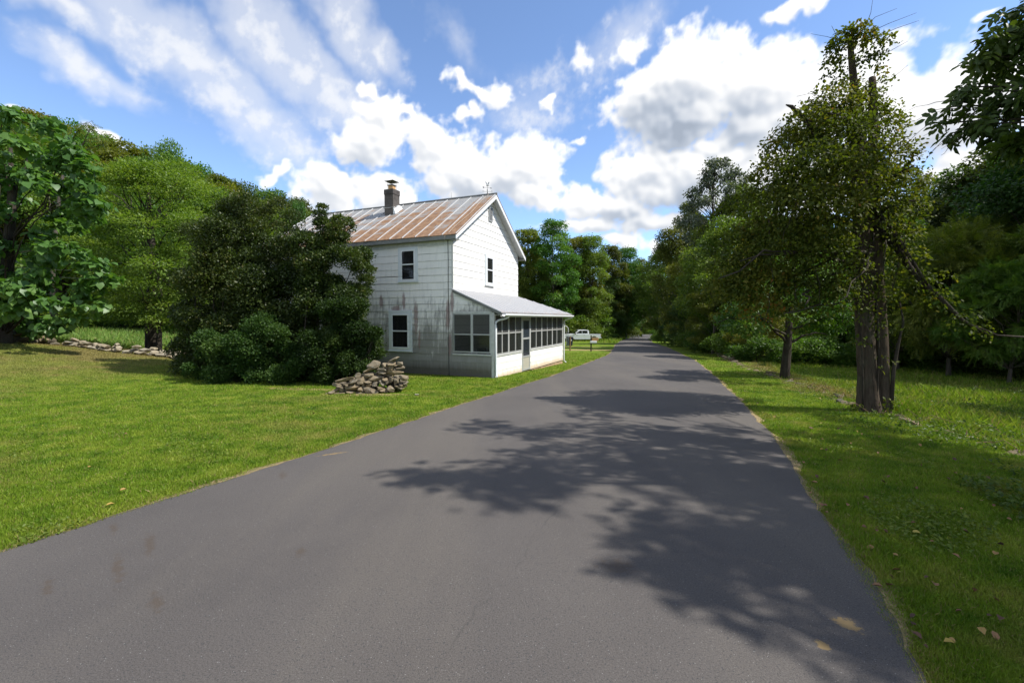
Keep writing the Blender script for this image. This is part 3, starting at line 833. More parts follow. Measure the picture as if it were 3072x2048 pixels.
# ---- lightning rods, cable, weather vane
for s in (5.03, 8.57, 3.4):
    MB().tube([(W / 2, s, RZ), (W / 2, s, RZ + .28)], [.007, .003], 5).tube([(W / 2, s, RZ - .01), (W / 2, s, RZ + .06)], .014, 6).build('lightning_rod', M['dkmetal'], house)
pts = [(W / 2 - .05, 1.66, RZ + .05)] + [(W / 2 - .1 - (W / 2 + .1) * q, 1.62 + .04 * math.sin(9 * q), roofz(W / 2 - .1 - (W / 2 + .1) * q) + .035) for q in np.linspace(0, 1, 12)]
pts += [(-.20, 1.68, 4.48), (-.27, 1.74, 4.46), (-.27, 1.75, 4.32)]
MB().tube(pts, .009, 5).build('ground_cable', M['copper'], house)
MB().tube([(-.05, 1.76, 4.34), (-.04, 1.755, 3.6), (-.035, 1.765, 2.7), (-.035, 1.745, 1.7), (-.04, 1.76, .7), (-.04, 1.75, -.5)], .010, 5).build('wall_cable', M['wire'], house)
vane = bpy.data.objects.new('weather_vane', None); COL.objects.link(vane); vane.parent = house
vane.location = (W / 2, 1.71, RZ); vane.rotation_euler = (0, 0, -HANG)
vd = M['dkmetal']
MB().tube([(0, 0, 0), (0, 0, .38)], .007, 6).lathe([(.03, 0), (.032, .06), (.02, .07), (.014, .12)], n=10).lathe([(.003, .165), (.018, .172), (.025, .187), (.018, .202), (.003, .208)], n=10).build('mast', vd, vane)
mb = MB(); dn = (.62, .78)
mb.tube([(-.155, 0, .135), (.155, .0, .135)], .005, 5); mb.tube([(0, -.155, .135), (0, .155, .135)], .005, 5); mb.build('direction_arms', vd, vane)
def strokes(mb, segs, x0, z0, w, h, ax='x', off=0, r=.005):
    for sg in segs:
        P = [((x0 + a * w, off, z0 + b * h) if ax == 'x' else (off, x0 + a * w, z0 + b * h)) for a, b in sg]
        mb.tube(P, r, 5)
GL = {'N': [[(0, 0), (0, 1), (1, 0), (1, 1)]], 'S': [[(1, .85), (.6, 1), (.2, .95), (.05, .75), (.3, .55), (.75, .42), (.95, .22), (.7, .02), (.3, 0), (0, .15)]],
      'E': [[(1, 0), (0, 0), (0, 1), (1, 1)], [(0, .5), (.75, .5)]], 'W': [[(0, 1), (.25, 0), (.5, .7), (.75, 0), (1, 1)]]}
for L_, x0, ax in (('N', -.205, 'x'), ('S', .155, 'x'), ('E', .155, 'y'), ('W', -.205, 'y')):
    mb = MB(); strokes(mb, GL[L_], x0, .105, .05, .075, ax); mb.build('direction_letter', vd, vane)
mb = MB()
mb.tube([(-.15, .0, .305), (.16, 0, .27)], .005, 5)
mb.prism([(-.20, .335), (-.13, .325), (-.13, .285), (-.19, .275), (-.17, .305)], 'y', -.003, .003)
mb.prism([(.12, .295), (.20, .265), (.13, .25)], 'y', -.003, .003)
mb.build('arrow', vd, vane)
mb = MB()
mb.prism([(-.09, .56), (-.055, .52), (-.02, .47), (-.005, .40), (.005, .36), (-.02, .36), (-.045, .42), (-.075, .49)], 'y', -.01, .004)
mb.prism([(.075, .53), (.08, .48), (.05, .42), (.02, .37), (.0, .36), (.0, .40), (.012, .47), (.04, .51)], 'y', -.004, .01)
mb.tube([(-.06, 0, .345), (-.01, 0, .37), (.05, 0, .365), (.075, 0, .375)], [.004, .018, .015, .004], 7)
mb.build('eagle', simple('eagle_metal', (.42, .42, .40), .4, metal=.5), vane)

# ---- gable vent
gv = MB(Fx(S0)); x0, x1, z0, z1 = 2.84, 3.17, 5.56, 6.12
gv.box(x0, x0 + .03, .02, .05, z0, z1).box(x1 - .03, x1, .02, .05, z0, z1).box(x0, x1, .02, .049, z1 - .03, z1).box(x0, x1, .02, .049, z0, z0 + .03)
n = 13
for i in range(n):
    z = z0 + .03 + (z1 - z0 - .06) * i / n
    gv.hexa([(x0 + .03, .043, z), (x1 - .03, .043, z), (x1 - .03, .020, z + .028), (x0 + .03, .020, z + .028), (x0 + .03, .047, z + .004), (x1 - .03, .047, z + .004), (x1 - .03, .024, z + .032), (x0 + .03, .024, z + .032)])
gv = gv.build('gable_vent', simple('grey_louvre', (.34, .35, .35), .6), house)
MB(Fx(S0)).box(x0 + .02, x1 - .02, .017, .0185, z0 + .02, z1 - .02).build('vent_backing', M['dark'], gv)

# ---- sash windows
def sash_window(xf, p0, p1, z0, z1, g, sill=True, trim=.11, name='window'):
    """g = glass rectangle (p0,p1,z0,z1), zm"""
    gp0, gp1, gz0, gz1, zm = g
    mb = MB(xf)
    mb.box(p0, gp0 - .055, .0, .045, z0, z1).box(gp1 + .055, p1, .0, .045, z0, z1)
    mb.box(gp0 - .055, gp1 + .055, .0, .0448, gz1 + .055, z1).box(gp0 - .055, gp1 + .055, .0, .0448, z0, gz0 - .055)
    if sill: mb.box(p0 - .02, p1 + .02, .0, .075, z0 - .045, z0 - .001)
    w = mb.build(name, M['frame'], house, bevel=.004)
    f = MB(xf)
    f.box(gp0 - .055, gp0, .006, .058, gz0 - .055, gz1 + .055).box(gp1, gp1 + .055, .006, .058, gz0 - .055, gz1 + .055)
    f.box(gp0, gp1, .006, .0575, gz1, gz1 + .055).box(gp0, gp1, .006, .0575, gz0 - .055, gz0)
    f.box(gp0, gp1, .012, .055, zm - .022, zm + .022)
    f.build('sash', M['white'], w, bevel=.003)
    MB(xf).box(gp0, gp1, .030, .033, zm + .022, gz1).box(gp0, gp1, .034, .037, gz0, zm - .022).build('pane', M['glass'], w)
    cm = MB(xf); n = 16
    for i in range(n):
        a = gp0 + (gp1 - gp0) * i / n; b = gp0 + (gp1 - gp0) * (i + 1) / n; d = .020 + .004 * (i % 2)
        cm.add([(a, d, gz0), (b, .044 - d, gz0), (b, .044 - d, gz1), (a, d, gz1)], [(0, 1, 2, 3)])
    cm.build('curtain', M['curtain'], w)
    return w
sash_window(Lx, 3.03, 3.88, 2.98, 4.20, (3.19, 3.71, 3.05, 4.06, 3.585))
sash_window(Lx, 3.31, 4.34, .44, 1.92, (3.50, 4.17, .57, 1.74, 1.16))
sash_window(Fx(S0), 2.50, 3.28, 2.99, 4.21, (2.665, 3.155, 3.08, 4.06, 3.59))

# ---- porch
PL = 8.04
mb = MB(Fx(0.0))
siding(mb, lambda z: (.07, 2.49), -.445, .33); siding(mb, lambda z: (3.44, PL), -.445, .33)
mb.build('porch_knee_wall', M['wall_new'], house)
mb = MB(); mb.box(0.02, PL, .03, .06, -.44, .32).box(.02, .05, .06, S0, -.44, .32); mb.box(PL - .03, PL, .06, 3.0, -.44, 1.85)
mb.build('porch_inner_wall', M['inwall'], house)
MB().box(.05, PL - .03, .06, S0, -.47, -.40).build('porch_floor', M['plank'], house)
mb = MB()
# posts, plates and sills
mb.box(-.02, .075, -.012, .09, -.5, 1.83)
for p in (2.49, 3.44 - .05): mb.box(p, p + .05, -.012, .06, -.44, 1.80)
mb.box(PL - .07, PL + .005, -.012, .09, -.46, 1.83)
mb.box(.076, PL - .071, -.005, .085, 1.76, 1.86)
mb.box(-.022, .07, .091, S0, 1.79, 1.86)
for p in (1.20, 4.82, 6.31): mb.box(p, p + .04, -.008, .05, .36, 1.759)
mb.build('porch_frame', M['oldwhite'], house)
mb = MB()
mb.box(.076, 2.489, -.035, .07, .325, .365).box(3.441, PL - .071, -.035, .07, .325, .365).box(-.045, .07, .091, S0, .35, .40)
mb.build('porch_sill', M['oldwhite'], house)
def porch_sash(xf, p0, p1, z0, z1, zm, upper='screen', name='porch_window'):
    f = MB(xf); w = .033
    f.box(p0, p0 + w, -.03, .012, z0, z1).box(p1 - w, p1, -.03, .012, z0, z1).box(p0 + w, p1 - w, -.03, .0115, z1 - w, z1).box(p0 + w, p1 - w, -.03, .0115, z0, z0 + w + .01)
    f.box(p0 + w, p1 - w, -.025, .016, zm - .022, zm + .022)
    o = f.build(name, M['alu'], house)
    MB(xf).box(p0 + w, p1 - w, -.008, -.005, zm + .022, z1 - w).build('screen', M['screen'], o)
    MB(xf).box(p0 + w, p1 - w, -.018, -.014, z0 + w + .01, zm - .022).build('pane', M['pglass'], o)
for p0, p1 in ((.08, .635), (.64, 1.195), (1.245, 1.86), (1.865, 2.485), (3.445, 4.125), (4.13, 4.815), (4.865, 5.585), (5.59, 6.305), (6.355, 7.03), (7.035, 7.965)):
    porch_sash(Fx(0.0), p0, p1, .37, 1.755, 1.10)
porch_sash(Lx, .14, .835, .44, 1.785, 1.07); porch_sash(Lx, .865, 1.58, .44, 1.785, 1.07)
MB(Lx).box(.093, .138, -.01, .014, .402, 1.788).box(.836, .864, -.01, .014, .402, 1.788).build('porch_mullion', M['oldwhite'], house)
# door
d = MB(Fx(0.0)); a, b, z0, z1 = 2.55, 3.38, -.43, 1.62
d.box(a, a + .07, -.02, .02, z0, z1).box(b - .07, b, -.02, .02, z0, z1).box(a + .07, b - .07, -.02, .0195, z1 - .08, z1).box(a + .07, b - .07, -.02, .0195, z0, z0 + .08)
d.box(a + .07, b - .07, -.015, .022, .80, .87).box(a + .07, b - .07, -.015, .022, .09, .15)
door = d.build('porch_door', M['alu'], house, bevel=.004)
MB(Fx(0.0)).box(a + .07, b - .07, -.004, .0, .87, z1 - .08).build('pane', mat_glass('door_glass', (.04, .05, .065), .4), door)
MB(Fx(0.0)).box(a + .07, b - .07, -.004, .0, .15, .80).build('pane', mat_glass('door_glass_low', (.03, .036, .045), .35), door)
MB(Fx(0.0)).box(a + .07, b - .07, -.006, .006, z0 + .08, .09).build('kick_panel', M['kick'], door)
MB(Fx(0.0)).tube([(a + .035, .02, .27), (a + .035, .055, .27), (a + .035, .055, .37), (a + .035, .02, .37)], .009, 6).build('handle', M['dkmetal'], door)
MB(Fx(0.0)).box(2.49, 3.44, -.01, .02, 1.63, 1.758).build('door_header', M['oldwhite'], house)
# porch roof
def prz(s): return 1.975 + .431 * s
A = (-.10, S0 - .03); E0, E1 = -.32, 8.62
mb = MB()
hipx = lambda s: W + (E1 - W) * (S0 - s) / (S0 - E0)
n = 24
th = .035
for i in range(n):
    f0, f1 = i / n, (i + 1) / n
    def PT(f, s, dz): return (-.12 + (hipx(s) + .12) * f, s, prz(s) + dz)
    j0, j1 = wr.normal(0, .004), wr.normal(0, .004)
    mb.hexa([PT(f0, E0 + j0, -th), PT(f1, E0 + j0, -th), PT(f1, S0 - .017, -th), PT(f0, S0 - .017, -th), PT(f0, E0 + j0, 0), PT(f1, E0 + j0, 0), PT(f1, S0 - .017, 0), PT(f0, S0 - .017, 0)])
mb.add([(W, S0 - .017, prz(S0)), (E1, E0, prz(E0)), (E1, S0 + 1.2, prz(E0)), (W, S0 - .017, prz(S0) - .03), (E1, E0, prz(E0) - .03), (E1, S0 + 1.2, prz(E0) - .03), (W, S0 + 1.2, prz(S0)), (W, S0 + 1.2, prz(E0))],
       [(0, 1, 2, 6), (3, 7, 5, 4), (1, 4, 5, 2)])
pr = mb.build('porch_roof', M['galv'], house)
mb = MB()
for tb in np.arange(-.10, 8.6, .40):
    s_top = S0 - .02
    if tb > W: s_top = S0 - (tb - W) / (E1 - W) * (S0 - E0)
    if s_top < E0 + .08: continue
    P = [(tb, s, prz(s) - .004) for s in np.linspace(E0, s_top, 6)]
    mb = MB()
    for p, q in zip(P[:-1], P[1:]):
        mb.hexa([(p[0]-.016, p[1], p[2]), (p[0]+.016, p[1], p[2]), (q[0]+.016, q[1], q[2]), (q[0]-.016, q[1], q[2]), (p[0]-.006, p[1], p[2]+.026), (p[0]+.006, p[1], p[2]+.026), (q[0]+.006, q[1], q[2]+.026), (q[0]-.006, q[1], q[2]+.026)])
    mb.build('roof_seam', M['pale_seam'], pr)
MB().box(-.09, 8.55, E0 + .035, E0 + .06, prz(E0) - .16, prz(E0) - .036).build('porch_fascia', M['fascia'], house)
MB().box(.0, 8.3, E0 + .061, -.02, 1.73, 1.745).build('porch_soffit', M['oldwhite'], house)
# raking board on the near end of the porch roof
mb = MB(); mb.hexa([(-.09, E0 + .06, prz(E0+.06) - .12), (-.06, E0 + .06, prz(E0+.06) - .12), (-.06, S0 - .03, prz(S0) - .13), (-.09, S0 - .03, prz(S0) - .13), (-.09, E0 + .06, prz(E0+.06) - .037), (-.06, E0 + .06, prz(E0+.06) - .037), (-.06, S0 - .03, prz(S0) - .05), (-.09, S0 - .03, prz(S0) - .05)])
mb.build('porch_rake_board', M['fascia'], house)
# gutter: open half round, with a lip
mb = MB(); gz0 = prz(E0) - .055
prof = [(E0 + .03, gz0), (E0 + .03, gz0 - .05), (E0 - .0, gz0 - .085), (E0 - .05, gz0 - .085), (E0 - .085, gz0 - .045), (E0 - .09, gz0 + .0), (E0 - .1, gz0 + .004), (E0 - .1, gz0 - .05), (E0 - .055, gz0 - .1), (E0 + .005, gz0 - .1), (E0 + .034, gz0 - .06), (E0 + .034, gz0)]
mb.prism(prof, 'x', .02, 8.58)
gut = mb.build('gutter', M['white'], house)
def spout(P, r): 
    return MB().tube(P, r, 10).build('downspout', M['white'], house, smooth=True)
spout([(.42, E0 - .03, 1.74), (.40, E0 - .03, 1.68), (.33, E0 + .05, 1.62), (.14, -.10, 1.56), (.04, -.05, 1.50), (.03, -.05, 1.40), (.03, -.05, .5), (.025, -.05, -.30), (-.02, -.12, -.36)], .036)
spout([(8.45, E0 - .03, 1.74), (8.43, E0 - .03, 1.67), (8.30, E0 + .08, 1.62), (8.14, -.08, 1.56), (8.10, -.05, 1.48), (8.10, -.05, .4), (8.10, -.05, -.50), (8.16, -.14, -.56)], .036)

# chair on the porch, seen through the end screens
pc = thing('porch_chair', 'dark metal lawn chair standing inside the screened porch near its end windows', 'chair', tuple(house.matrix_world @ Vector((0, 0, 0))), 0)
def hp(t, s, z):
    c, s_ = math.cos(HANG), math.sin(HANG)
    return (HX + c * t - s_ * s, HY + s_ * t + c * s, z)
pc.location = hp(1.0, .75, -.40); pc.rotation_euler = (0, 0, HANG - .5)
cm = simple('chair_metal', (.05, .055, .06), .4, metal=.4)
MB().box(-.24, .24, -.23, .23, .40, .425).build('seat', cm, pc, bevel=.01)
mb = MB(); mb.hexa([(-.22, .22, .44), (.22, .22, .44), (.22, .25, .44), (-.22, .25, .44), (-.20, .38, .92), (.20, .38, .92), (.20, .41, .92), (-.20, .41, .92)]); mb.build('backrest', cm, pc, bevel=.01)
for sx in (-1, 1):
    MB().tube([(.27 * sx, .30, .02), (.27 * sx, -.30, .02), (.27 * sx, -.33, .08), (.27 * sx, -.28, .62), (.27 * sx, -.18, .66), (.27 * sx, .33, .66)], .014, 8).build('arm', M['alu'], pc)
import bmesh
# ================================================================ STONES
def mat_stone(name, a, b, lich=.3):
    m, t, bs = new_mat(name)
    O = t.objco(); P = t.pos()
    n = t.noise(P, 7, 6, .65); f = t.noise(P, 45, 4, .7); l = t.noise(P, 16, 5, .7)
    rnd = t.n.new('ShaderNodeObjectInfo').outputs['Random']
    c = t.mix(n, a, b)
    c = t.mix(t.maprange(rnd, 0, 1, 0, .55), c, (.30, .22, .12))
    c = t.mix(t.maprange(l, .56, .66, 0, lich), c, (.50, .50, .45))
    c = t.mix(t.maprange(f, .60, .75, 0, .6), c, (.09, .085, .075))
    t.set(bs.inputs['Base Color'], c); bs.inputs['Roughness'].default_value = .92; bs.inputs['Specular IOR Level'].default_value = .2
    t.set(bs.inputs['Normal'], t.bump(t.math('ADD', f, n), .55, .02))
    return m
M['stone'] = mat_stone('field_stone', (.075, .064, .047), (.20, .17, .12), .28)
M['stone2'] = mat_stone('pale_field_stone', (.19, .17, .13), (.34, .31, .245), .4)
M['stone3'] = mat_stone('dark_field_stone', (.060, .052, .038), (.14, .125, .09), .10)
def stone_mesh(seed, sub=3):
    r = np.random.default_rng(seed)
    bm = bmesh.new(); bmesh.ops.create_icosphere(bm, subdivisions=sub, radius=1.0)
    V = np.array([v.co[:] for v in bm.verts])
    p = r.uniform(2.4, 5.5)
    V = V / (np.sum(np.abs(V) ** p, 1) ** (1 / p))[:, None]          # squarish
    for _ in range(9):                                                # broken faces
        d = r.normal(size=3); d /= np.linalg.norm(d); c = r.uniform(.48, .85)
        k = V @ d; ex = np.maximum(k - c, 0)
        V = V - ex[:, None] * d * .97
    ph = r.uniform(0, 6, 6)
    V = V * (1 + .05 * np.sin(3 * V[:, 0] + ph[0]) * np.sin(2.5 * V[:, 1] + ph[1]) + .045 * np.sin(5 * V[:, 2] + ph[2] + 3 * V[:, 0]) + r.normal(0, .012, len(V)))[:, None]
    V[:, :2] = V[:, :2] * (1 - .18 * r.uniform(-1, 1) * V[:, 0:1])
    for v, c in zip(bm.verts, V): v.co = c
    me = bpy.data.meshes.new('stone'); bm.to_mesh(me); bm.free()
    return me
def stone_set(mat, n, seed): 
    out = []
    for i in range(n):
        me = stone_mesh(seed + i); me.materials.append(mat); out.append(me)
    return out
ST = stone_set(M['stone'], 14, 100); ST2 = stone_set(M['stone2'], 10, 200); ST3 = stone_set(M['stone3'], 10, 300)
def put_stone(meshes, parent, pos, half, rx=0, rz=0, ry=0, r=random):
    o = bpy.data.objects.new('stone', r.choice(meshes)); COL.objects.link(o); o.parent = parent
    o.location = tuple(float(a) - b for a, b in zip(pos, parent.location)); o.scale = tuple(map(float, half)); o.rotation_euler = (rx, ry, rz)
    return o
sr = random.Random(5)
# heap of field stones at the end of the old wall
HEAP = [(300,1025,260,140,0),(520,865,180,90,32),(570,965,280,130,5),(650,870,170,90,15),(560,770,330,80,-8),(705,655,430,75,12),(895,695,180,90,25),(750,740,150,75,10),(785,785,90,70,0),
 (890,820,350,170,10),(1075,855,130,100,-25),(940,985,440,130,12),(1290,890,300,160,0),(1120,765,140,110,0),(1235,705,150,75,-5),(1260,770,100,60,10),(1370,680,110,60,0),(1385,740,130,85,10),
 (1485,830,165,95,0),(1540,720,190,125,-40),(1600,650,100,70,-20),(1650,705,85,115,-70),(1740,640,190,150,-15),(1815,690,150,170,0),(1725,850,200,145,0),(1635,892,72,90,0),(1575,900,75,60,0),
 (1950,745,165,115,-5),(2040,725,80,60,0),(1985,595,240,135,-5),(1830,490,430,120,6),(1410,600,380,112,10),(1480,505,220,78,0),(1090,655,200,125,15),(1190,535,345,130,10),(1000,575,150,135,30),
 (1510,430,235,95,8),(1230,440,220,60,20),(1345,340,280,195,10),(1560,325,130,125,0),(1730,365,220,78,5),(1720,430,200,50,20),(1930,392,190,68,5),(1750,235,260,80,28),(1720,290,180,80,5),(1910,300,130,125,-20),
 (1820,325,150,65,0),(640,1065,200,60,0),(1940,830,180,60,5),(1120,905,130,80,0),(1560,880,110,60,0),(830,915,160,60,-5),(420,930,120,70,0),(1850,800,110,90,0)]
hb = at((1100*.136+940)*.7656, (980*.136+1050)*.7656, 11.3)
heap = thing('stone_heap', 'heap of grey and tan field stones ending the old wall beside the house and evergreens', 'stone wall', (hb[0], hb[1], gz(hb[0], hb[1])))
for (zx, zy, w, h, rot) in HEAP:
    Yd = 11.15 + .55 * zx / 2352 + .22 * (1000 - zy) / 1000 + sr.uniform(-.03, .03)
    p = at((zx * .136 + 940) * .7656, (zy * .136 + 1050) * .7656, Yd)
    k = .136 * Yd / 1365
    put_stone(ST, heap, p, (w * k * .54, sr.uniform(.13, .20), h * k * .57), ry=-R(rot), rz=sr.uniform(-.25, .25), rx=sr.uniform(-.12, .12), r=sr)
for i in range(36):
    zx = sr.uniform(750, 1950); top = 660 - (zx - 750) * .36 if zx < 1700 else 330
    zy = sr.uniform(top + 90, 900)
    Yd = 11.15 + .55 * zx / 2352 + .22 * (1000 - zy) / 1000 + sr.uniform(.25, .5)
    p = at((zx * .136 + 940) * .7656, (zy * .136 + 1050) * .7656, Yd)
    put_stone(ST, heap, p, (sr.uniform(.14, .22), .16, sr.uniform(.07, .12)), ry=sr.uniform(-.3, .3), rz=sr.uniform(-1, 1), r=sr)
# low wall across the back of the left lawn
wl = [(5, 787), (60, 786), (125, 785), (190, 797), (250, 808), (330, 814), (400, 820), (430, 829)]
WP = [np.array(p) for p in ((-21.5, 17.0), (-20.3, 18.2), (-19.4, 19.0), (-18.4, 19.3), (-16.7, 18.9), (-15.5, 19.05), (-14.4, 19.1), (-12.9, 18.2))]
lw = thing('low_stone_wall', 'low tumbled pale stone wall along the far edge of the left lawn', 'stone wall', (*WP[4], gz(*WP[4])))
def along(P, n):
    seg = [np.linalg.norm(b - a) for a, b in zip(P[:-1], P[1:])]; cum = np.concatenate([[0], np.cumsum(seg)])
    s = np.linspace(0, cum[-1], n)
    return np.stack([np.interp(s, cum, [p[0] for p in P]), np.interp(s, cum, [p[1] for p in P])], 1)
k = 0
for row, (n, zo, hw) in enumerate(((40, .06, .20), (34, .18, .18), (24, .29, .16))):
    for i, q in enumerate(along(WP, n)):
        j = sr.uniform(-.12, .12)
        if row == 2 and sr.random() < .35: continue
        q = q + np.array([j, sr.uniform(-.15, .15)])
        hh = sr.uniform(.07, .11)
        ms = ST3 if i / n < .34 else ST2  # darker stone at the left end: the broad leaved tree's shade put into colour
        put_stone(ms, lw, (q[0], q[1], float(gz(*q)) + zo + sr.uniform(-.03, .03)), (hw * sr.uniform(.6, 1.25), .2, hh), ry=sr.uniform(-.15, .15), rz=sr.uniform(-.5, .5), r=sr)
# ruined wall on the right of the road
wr_ = [(1622, 797), (1668, 822), (1720, 845), (1790, 868), (1900, 903), (1975, 935), (2060, 965), (2160, 985), (2260, 1010), (2352, 1045)]
WQ = [np.array(ground_pt(*p)[:2]) for p in wr_]
rw = thing('ruined_stone_wall', 'dark collapsed stone wall half sunk in weeds along the right verge', 'stone wall', (*WQ[4], gz(*WQ[4])))
RWP = along(WQ, 100)
for i, q in enumerate(RWP):
    far = i / 100 < .35
    q = q + np.array([sr.uniform(-.22, .22), sr.uniform(-.22, .22)])
    s = sr.uniform(.14, .27)
    put_stone(ST3, rw, (q[0], q[1], float(gz(*q)) + (sr.uniform(.02, .24) if far else (sr.uniform(-.02, .12) if i < 58 else sr.uniform(-.09, -.01)))), (s, s * .75, sr.uniform(.06, .11)), ry=sr.uniform(-.3, .3), rz=sr.uniform(-1.5, 1.5), r=sr)
# one pale stone in the grass beside the heap
ps = ground_pt(958, 908)
o = bpy.data.objects.new('loose_stone', ST2[3]); COL.objects.link(o); o.location = (ps[0], ps[1], float(gz(ps[0], ps[1])) + .02); o.scale = (.055, .045, .03)
tag(o, 'small pale stone lying alone in the grass right of the stone heap', 'stone')

# ================================================================ TRUCK
def build_truck():
    Yt = 73.0
    rear = at(1799*.7656, 1024*.7656, Yt)
    gzt = float(gz(rear[0], Yt)) + .02
    tr = thing('pickup_truck', 'white crew cab pickup truck parked broadside on the grass beyond the mailboxes', 'pickup truck', (rear[0] - 2.9, Yt, gzt), PI + .03)
    paint = simple('white_car_paint', (.74, .75, .76), .22, spec=.6, var=.03)
    blk = simple('black_plastic', (.02, .02, .022), .5); tyre = simple('tyre_rubber', (.022, .022, .022), .8)
    rim = simple('alloy_rim', (.45, .45, .46), .3, metal=.8); chrome = simple('chrome_trim', (.62, .63, .64), .2, metal=.8)
    gl = simple('dark_car_glass', (.015, .017, .02), .05, spec=.8, var=.02)
    # local x forward (nose at +x), y width, z up; length 5.9, origin mid
    Wd = .98
    def arch(cx, r=.47, n=10): return [(cx + r * math.cos(a), .42 + r * math.sin(a)) for a in np.linspace(0, PI, n)]
    low = [(-2.92, .55), (-2.92, 1.18), (-1.06, 1.20), (-1.04, 1.20), (1.42, 1.22), (2.50, 1.16), (2.86, 1.05), (2.93, .9), (2.95, .52), (2.42, .45)]
    low += [(x, z) for x, z in arch(1.92)] + [(1.40, .42), (-1.32, .42)] + [(x, z) for x, z in arch(-1.82)] + [(-2.35, .50)]
    MB().prism(low, 'y', -Wd, Wd).build('body', paint, tr, bevel=.035)
    cab = [(-1.02, 1.19), (-1.00, 1.62), (-.90, 1.80), (-.6, 1.86), (.45, 1.86), (.62, 1.83), (1.42, 1.21)]
    mb = MB(); n = len(cab)
    vs = [(x, -Wd + .03 + (z - 1.19) * .16, z) for x, z in cab] + [(x, Wd - .03 - (z - 1.19) * .16, z) for x, z in cab]
    mb.add(vs, [tuple(range(n))[::-1], tuple(range(n, 2*n))] + [(i, (i+1) % n, n+(i+1) % n, n+i) for i in range(n)])
    mb.build('cab', paint, tr, bevel=.03)
    for sd in (-1, 1):
        def sidey(z): return sd * (Wd - .03 - (z - 1.19) * .16 + .006)
        for poly in ([(-.78, 1.30), (-.78, 1.70), (-.70, 1.76), (.06, 1.77), (.06, 1.30)], [(.12, 1.30), (.12, 1.77), (.46, 1.76), (1.12, 1.30)]):
            vs = [(x, sidey(z), z) for x, z in poly] + [(x, sidey(z) - sd * .02, z) for x, z in poly]; m_ = len(poly)
            MB().add(vs, [tuple(range(m_)), tuple(range(m_, 2*m_))[::-1]] + [(i, (i+1) % m_, m_+(i+1) % m_, m_+i) for i in range(m_)]).build('side_window', gl, tr)
        for x in (.9, -.25):
            MB().box(x - .11, x + .11, sd * Wd - .01, sd * Wd + .02, 1.02, 1.05).build('door_handle', chrome, tr)
        MB().box(1.15, 1.32, sd * Wd + (.02 if sd > 0 else -.24), sd * Wd + (.24 if sd > 0 else -.02), 1.20, 1.40).build('mirror', blk, tr, bevel=.03)
        MB().tube([(-1.2, sd * (Wd + .02), .40), (1.3, sd * (Wd + .02), .40)], .04, 8).build('running_board', chrome, tr)
        MB().box(-2.935, -2.86, sd * Wd - (.13 if sd > 0 else .0), sd * Wd + (.004 if sd > 0 else .13), .78, 1.14).build('tail_light', simple('red_lens', (.22, .012, .01), .2), tr)
        MB().box(2.80, 2.945, sd * Wd - (.26 if sd > 0 else -.02), sd * Wd + (-.02 if sd > 0 else .26), .86, 1.02).build('headlight', simple('clear_lens', (.6, .62, .64), .1), tr)
        for x in (1.92, -1.82):
            w = MB().lathe([(.20, sd*.60), (.385, sd*.61), (.40, sd*.66), (.40, sd*.88), (.385, sd*.93), (.24, sd*.94), (.24, sd*.60)], (x, 0, .40), 24, 'y').build('wheel', tyre, tr, smooth=False)
            MB().lathe([(.02, sd*.935), (.06, sd*.945), (.09, sd*.92), (.22, sd*.90), (.245, sd*.945), (.245, sd*.85), (.02, sd*.85)], (x, 0, .40), 24, 'y').build('rim', rim, w)
    MB().box(-2.75, -1.12, -.80, .80, 1.13, 1.205).build('bed_opening', blk, tr)
    MB().add([(.66, -.84, 1.80), (1.38, -.90, 1.26), (1.38, .90, 1.26), (.66, .84, 1.80), (.64, -.84, 1.78), (1.36, -.9, 1.24), (1.36, .9, 1.24), (.64, .84, 1.78)], [(0,1,2,3),(4,7,6,5),(0,4,5,1),(1,5,6,2),(2,6,7,3),(3,7,4,0)]).build('windshield', gl, tr).location = (.025, 0, .02)
    MB().box(2.93, 3.0, -.95, .95, .45, .66).build('front_bumper', chrome, tr, bevel=.03)
    MB().box(2.90, 2.955, -.62, .62, .70, 1.02).build('grille', blk, tr, bevel=.02)
    MB().box(-3.05, -2.92, -.95, .95, .46, .64).build('rear_bumper', chrome, tr, bevel=.03)
    MB().box(-2.6, 2.6, -.55, .55, .26, .44).build('chassis', blk, tr)
build_truck()

# ================================================================ CARPORT, BIN, POSTS, MAILBOXES
def build_carport():
    Yc = 46.0; q = at(1705*.7656, 985*.7656, Yc); g = float(gz(q[0] - 1.5, Yc))
    cp = thing('carport', 'grey metal carport with a curved roof just behind the porch end', 'carport', (q[0] - 1.65, Yc, g), -.05)
    gm = simple('carport_steel', (.45, .45, .44), .45, metal=.3, var=.15)
    def prof(n=14): return [(1.65 * math.cos(a) , 1.78 + .62 * (math.sin(a) ** .8)) for a in np.linspace(0, PI, n)]
    P = [(1.65, 1.55)] + prof() + [(-1.65, 1.55)]
    vs = [(x, 0, z) for x, z in P] + [(x, 5.5, z) for x, z in P] + [(x * .985, 0, z - .03) for x, z in P] + [(x * .985, 5.5, z - .03) for x, z in P]
    n = len(P); fs = []
    for i in range(n - 1):
        fs += [(i, i+1, n+i+1, n+i), (2*n+i, 3*n+i, 3*n+i+1, 2*n+i+1), (i, 2*n+i, 2*n+i+1, i+1), (n+i, n+i+1, 3*n+i+1, 3*n+i)]
    MB().add(vs, fs).build('canopy', gm, cp)
    MB().tube([(x, -.02, z - .02) for x, z in P], .045, 8).build('front_rib', M['oldwhite'], cp)
    for y in (.05, 2.7, 5.4):
        for x in (-1.62, 1.62):
            MB().box(x - .03, x + .03, y - .03, y + .03, 0, 1.62).build('leg', gm, cp)
build_carport()
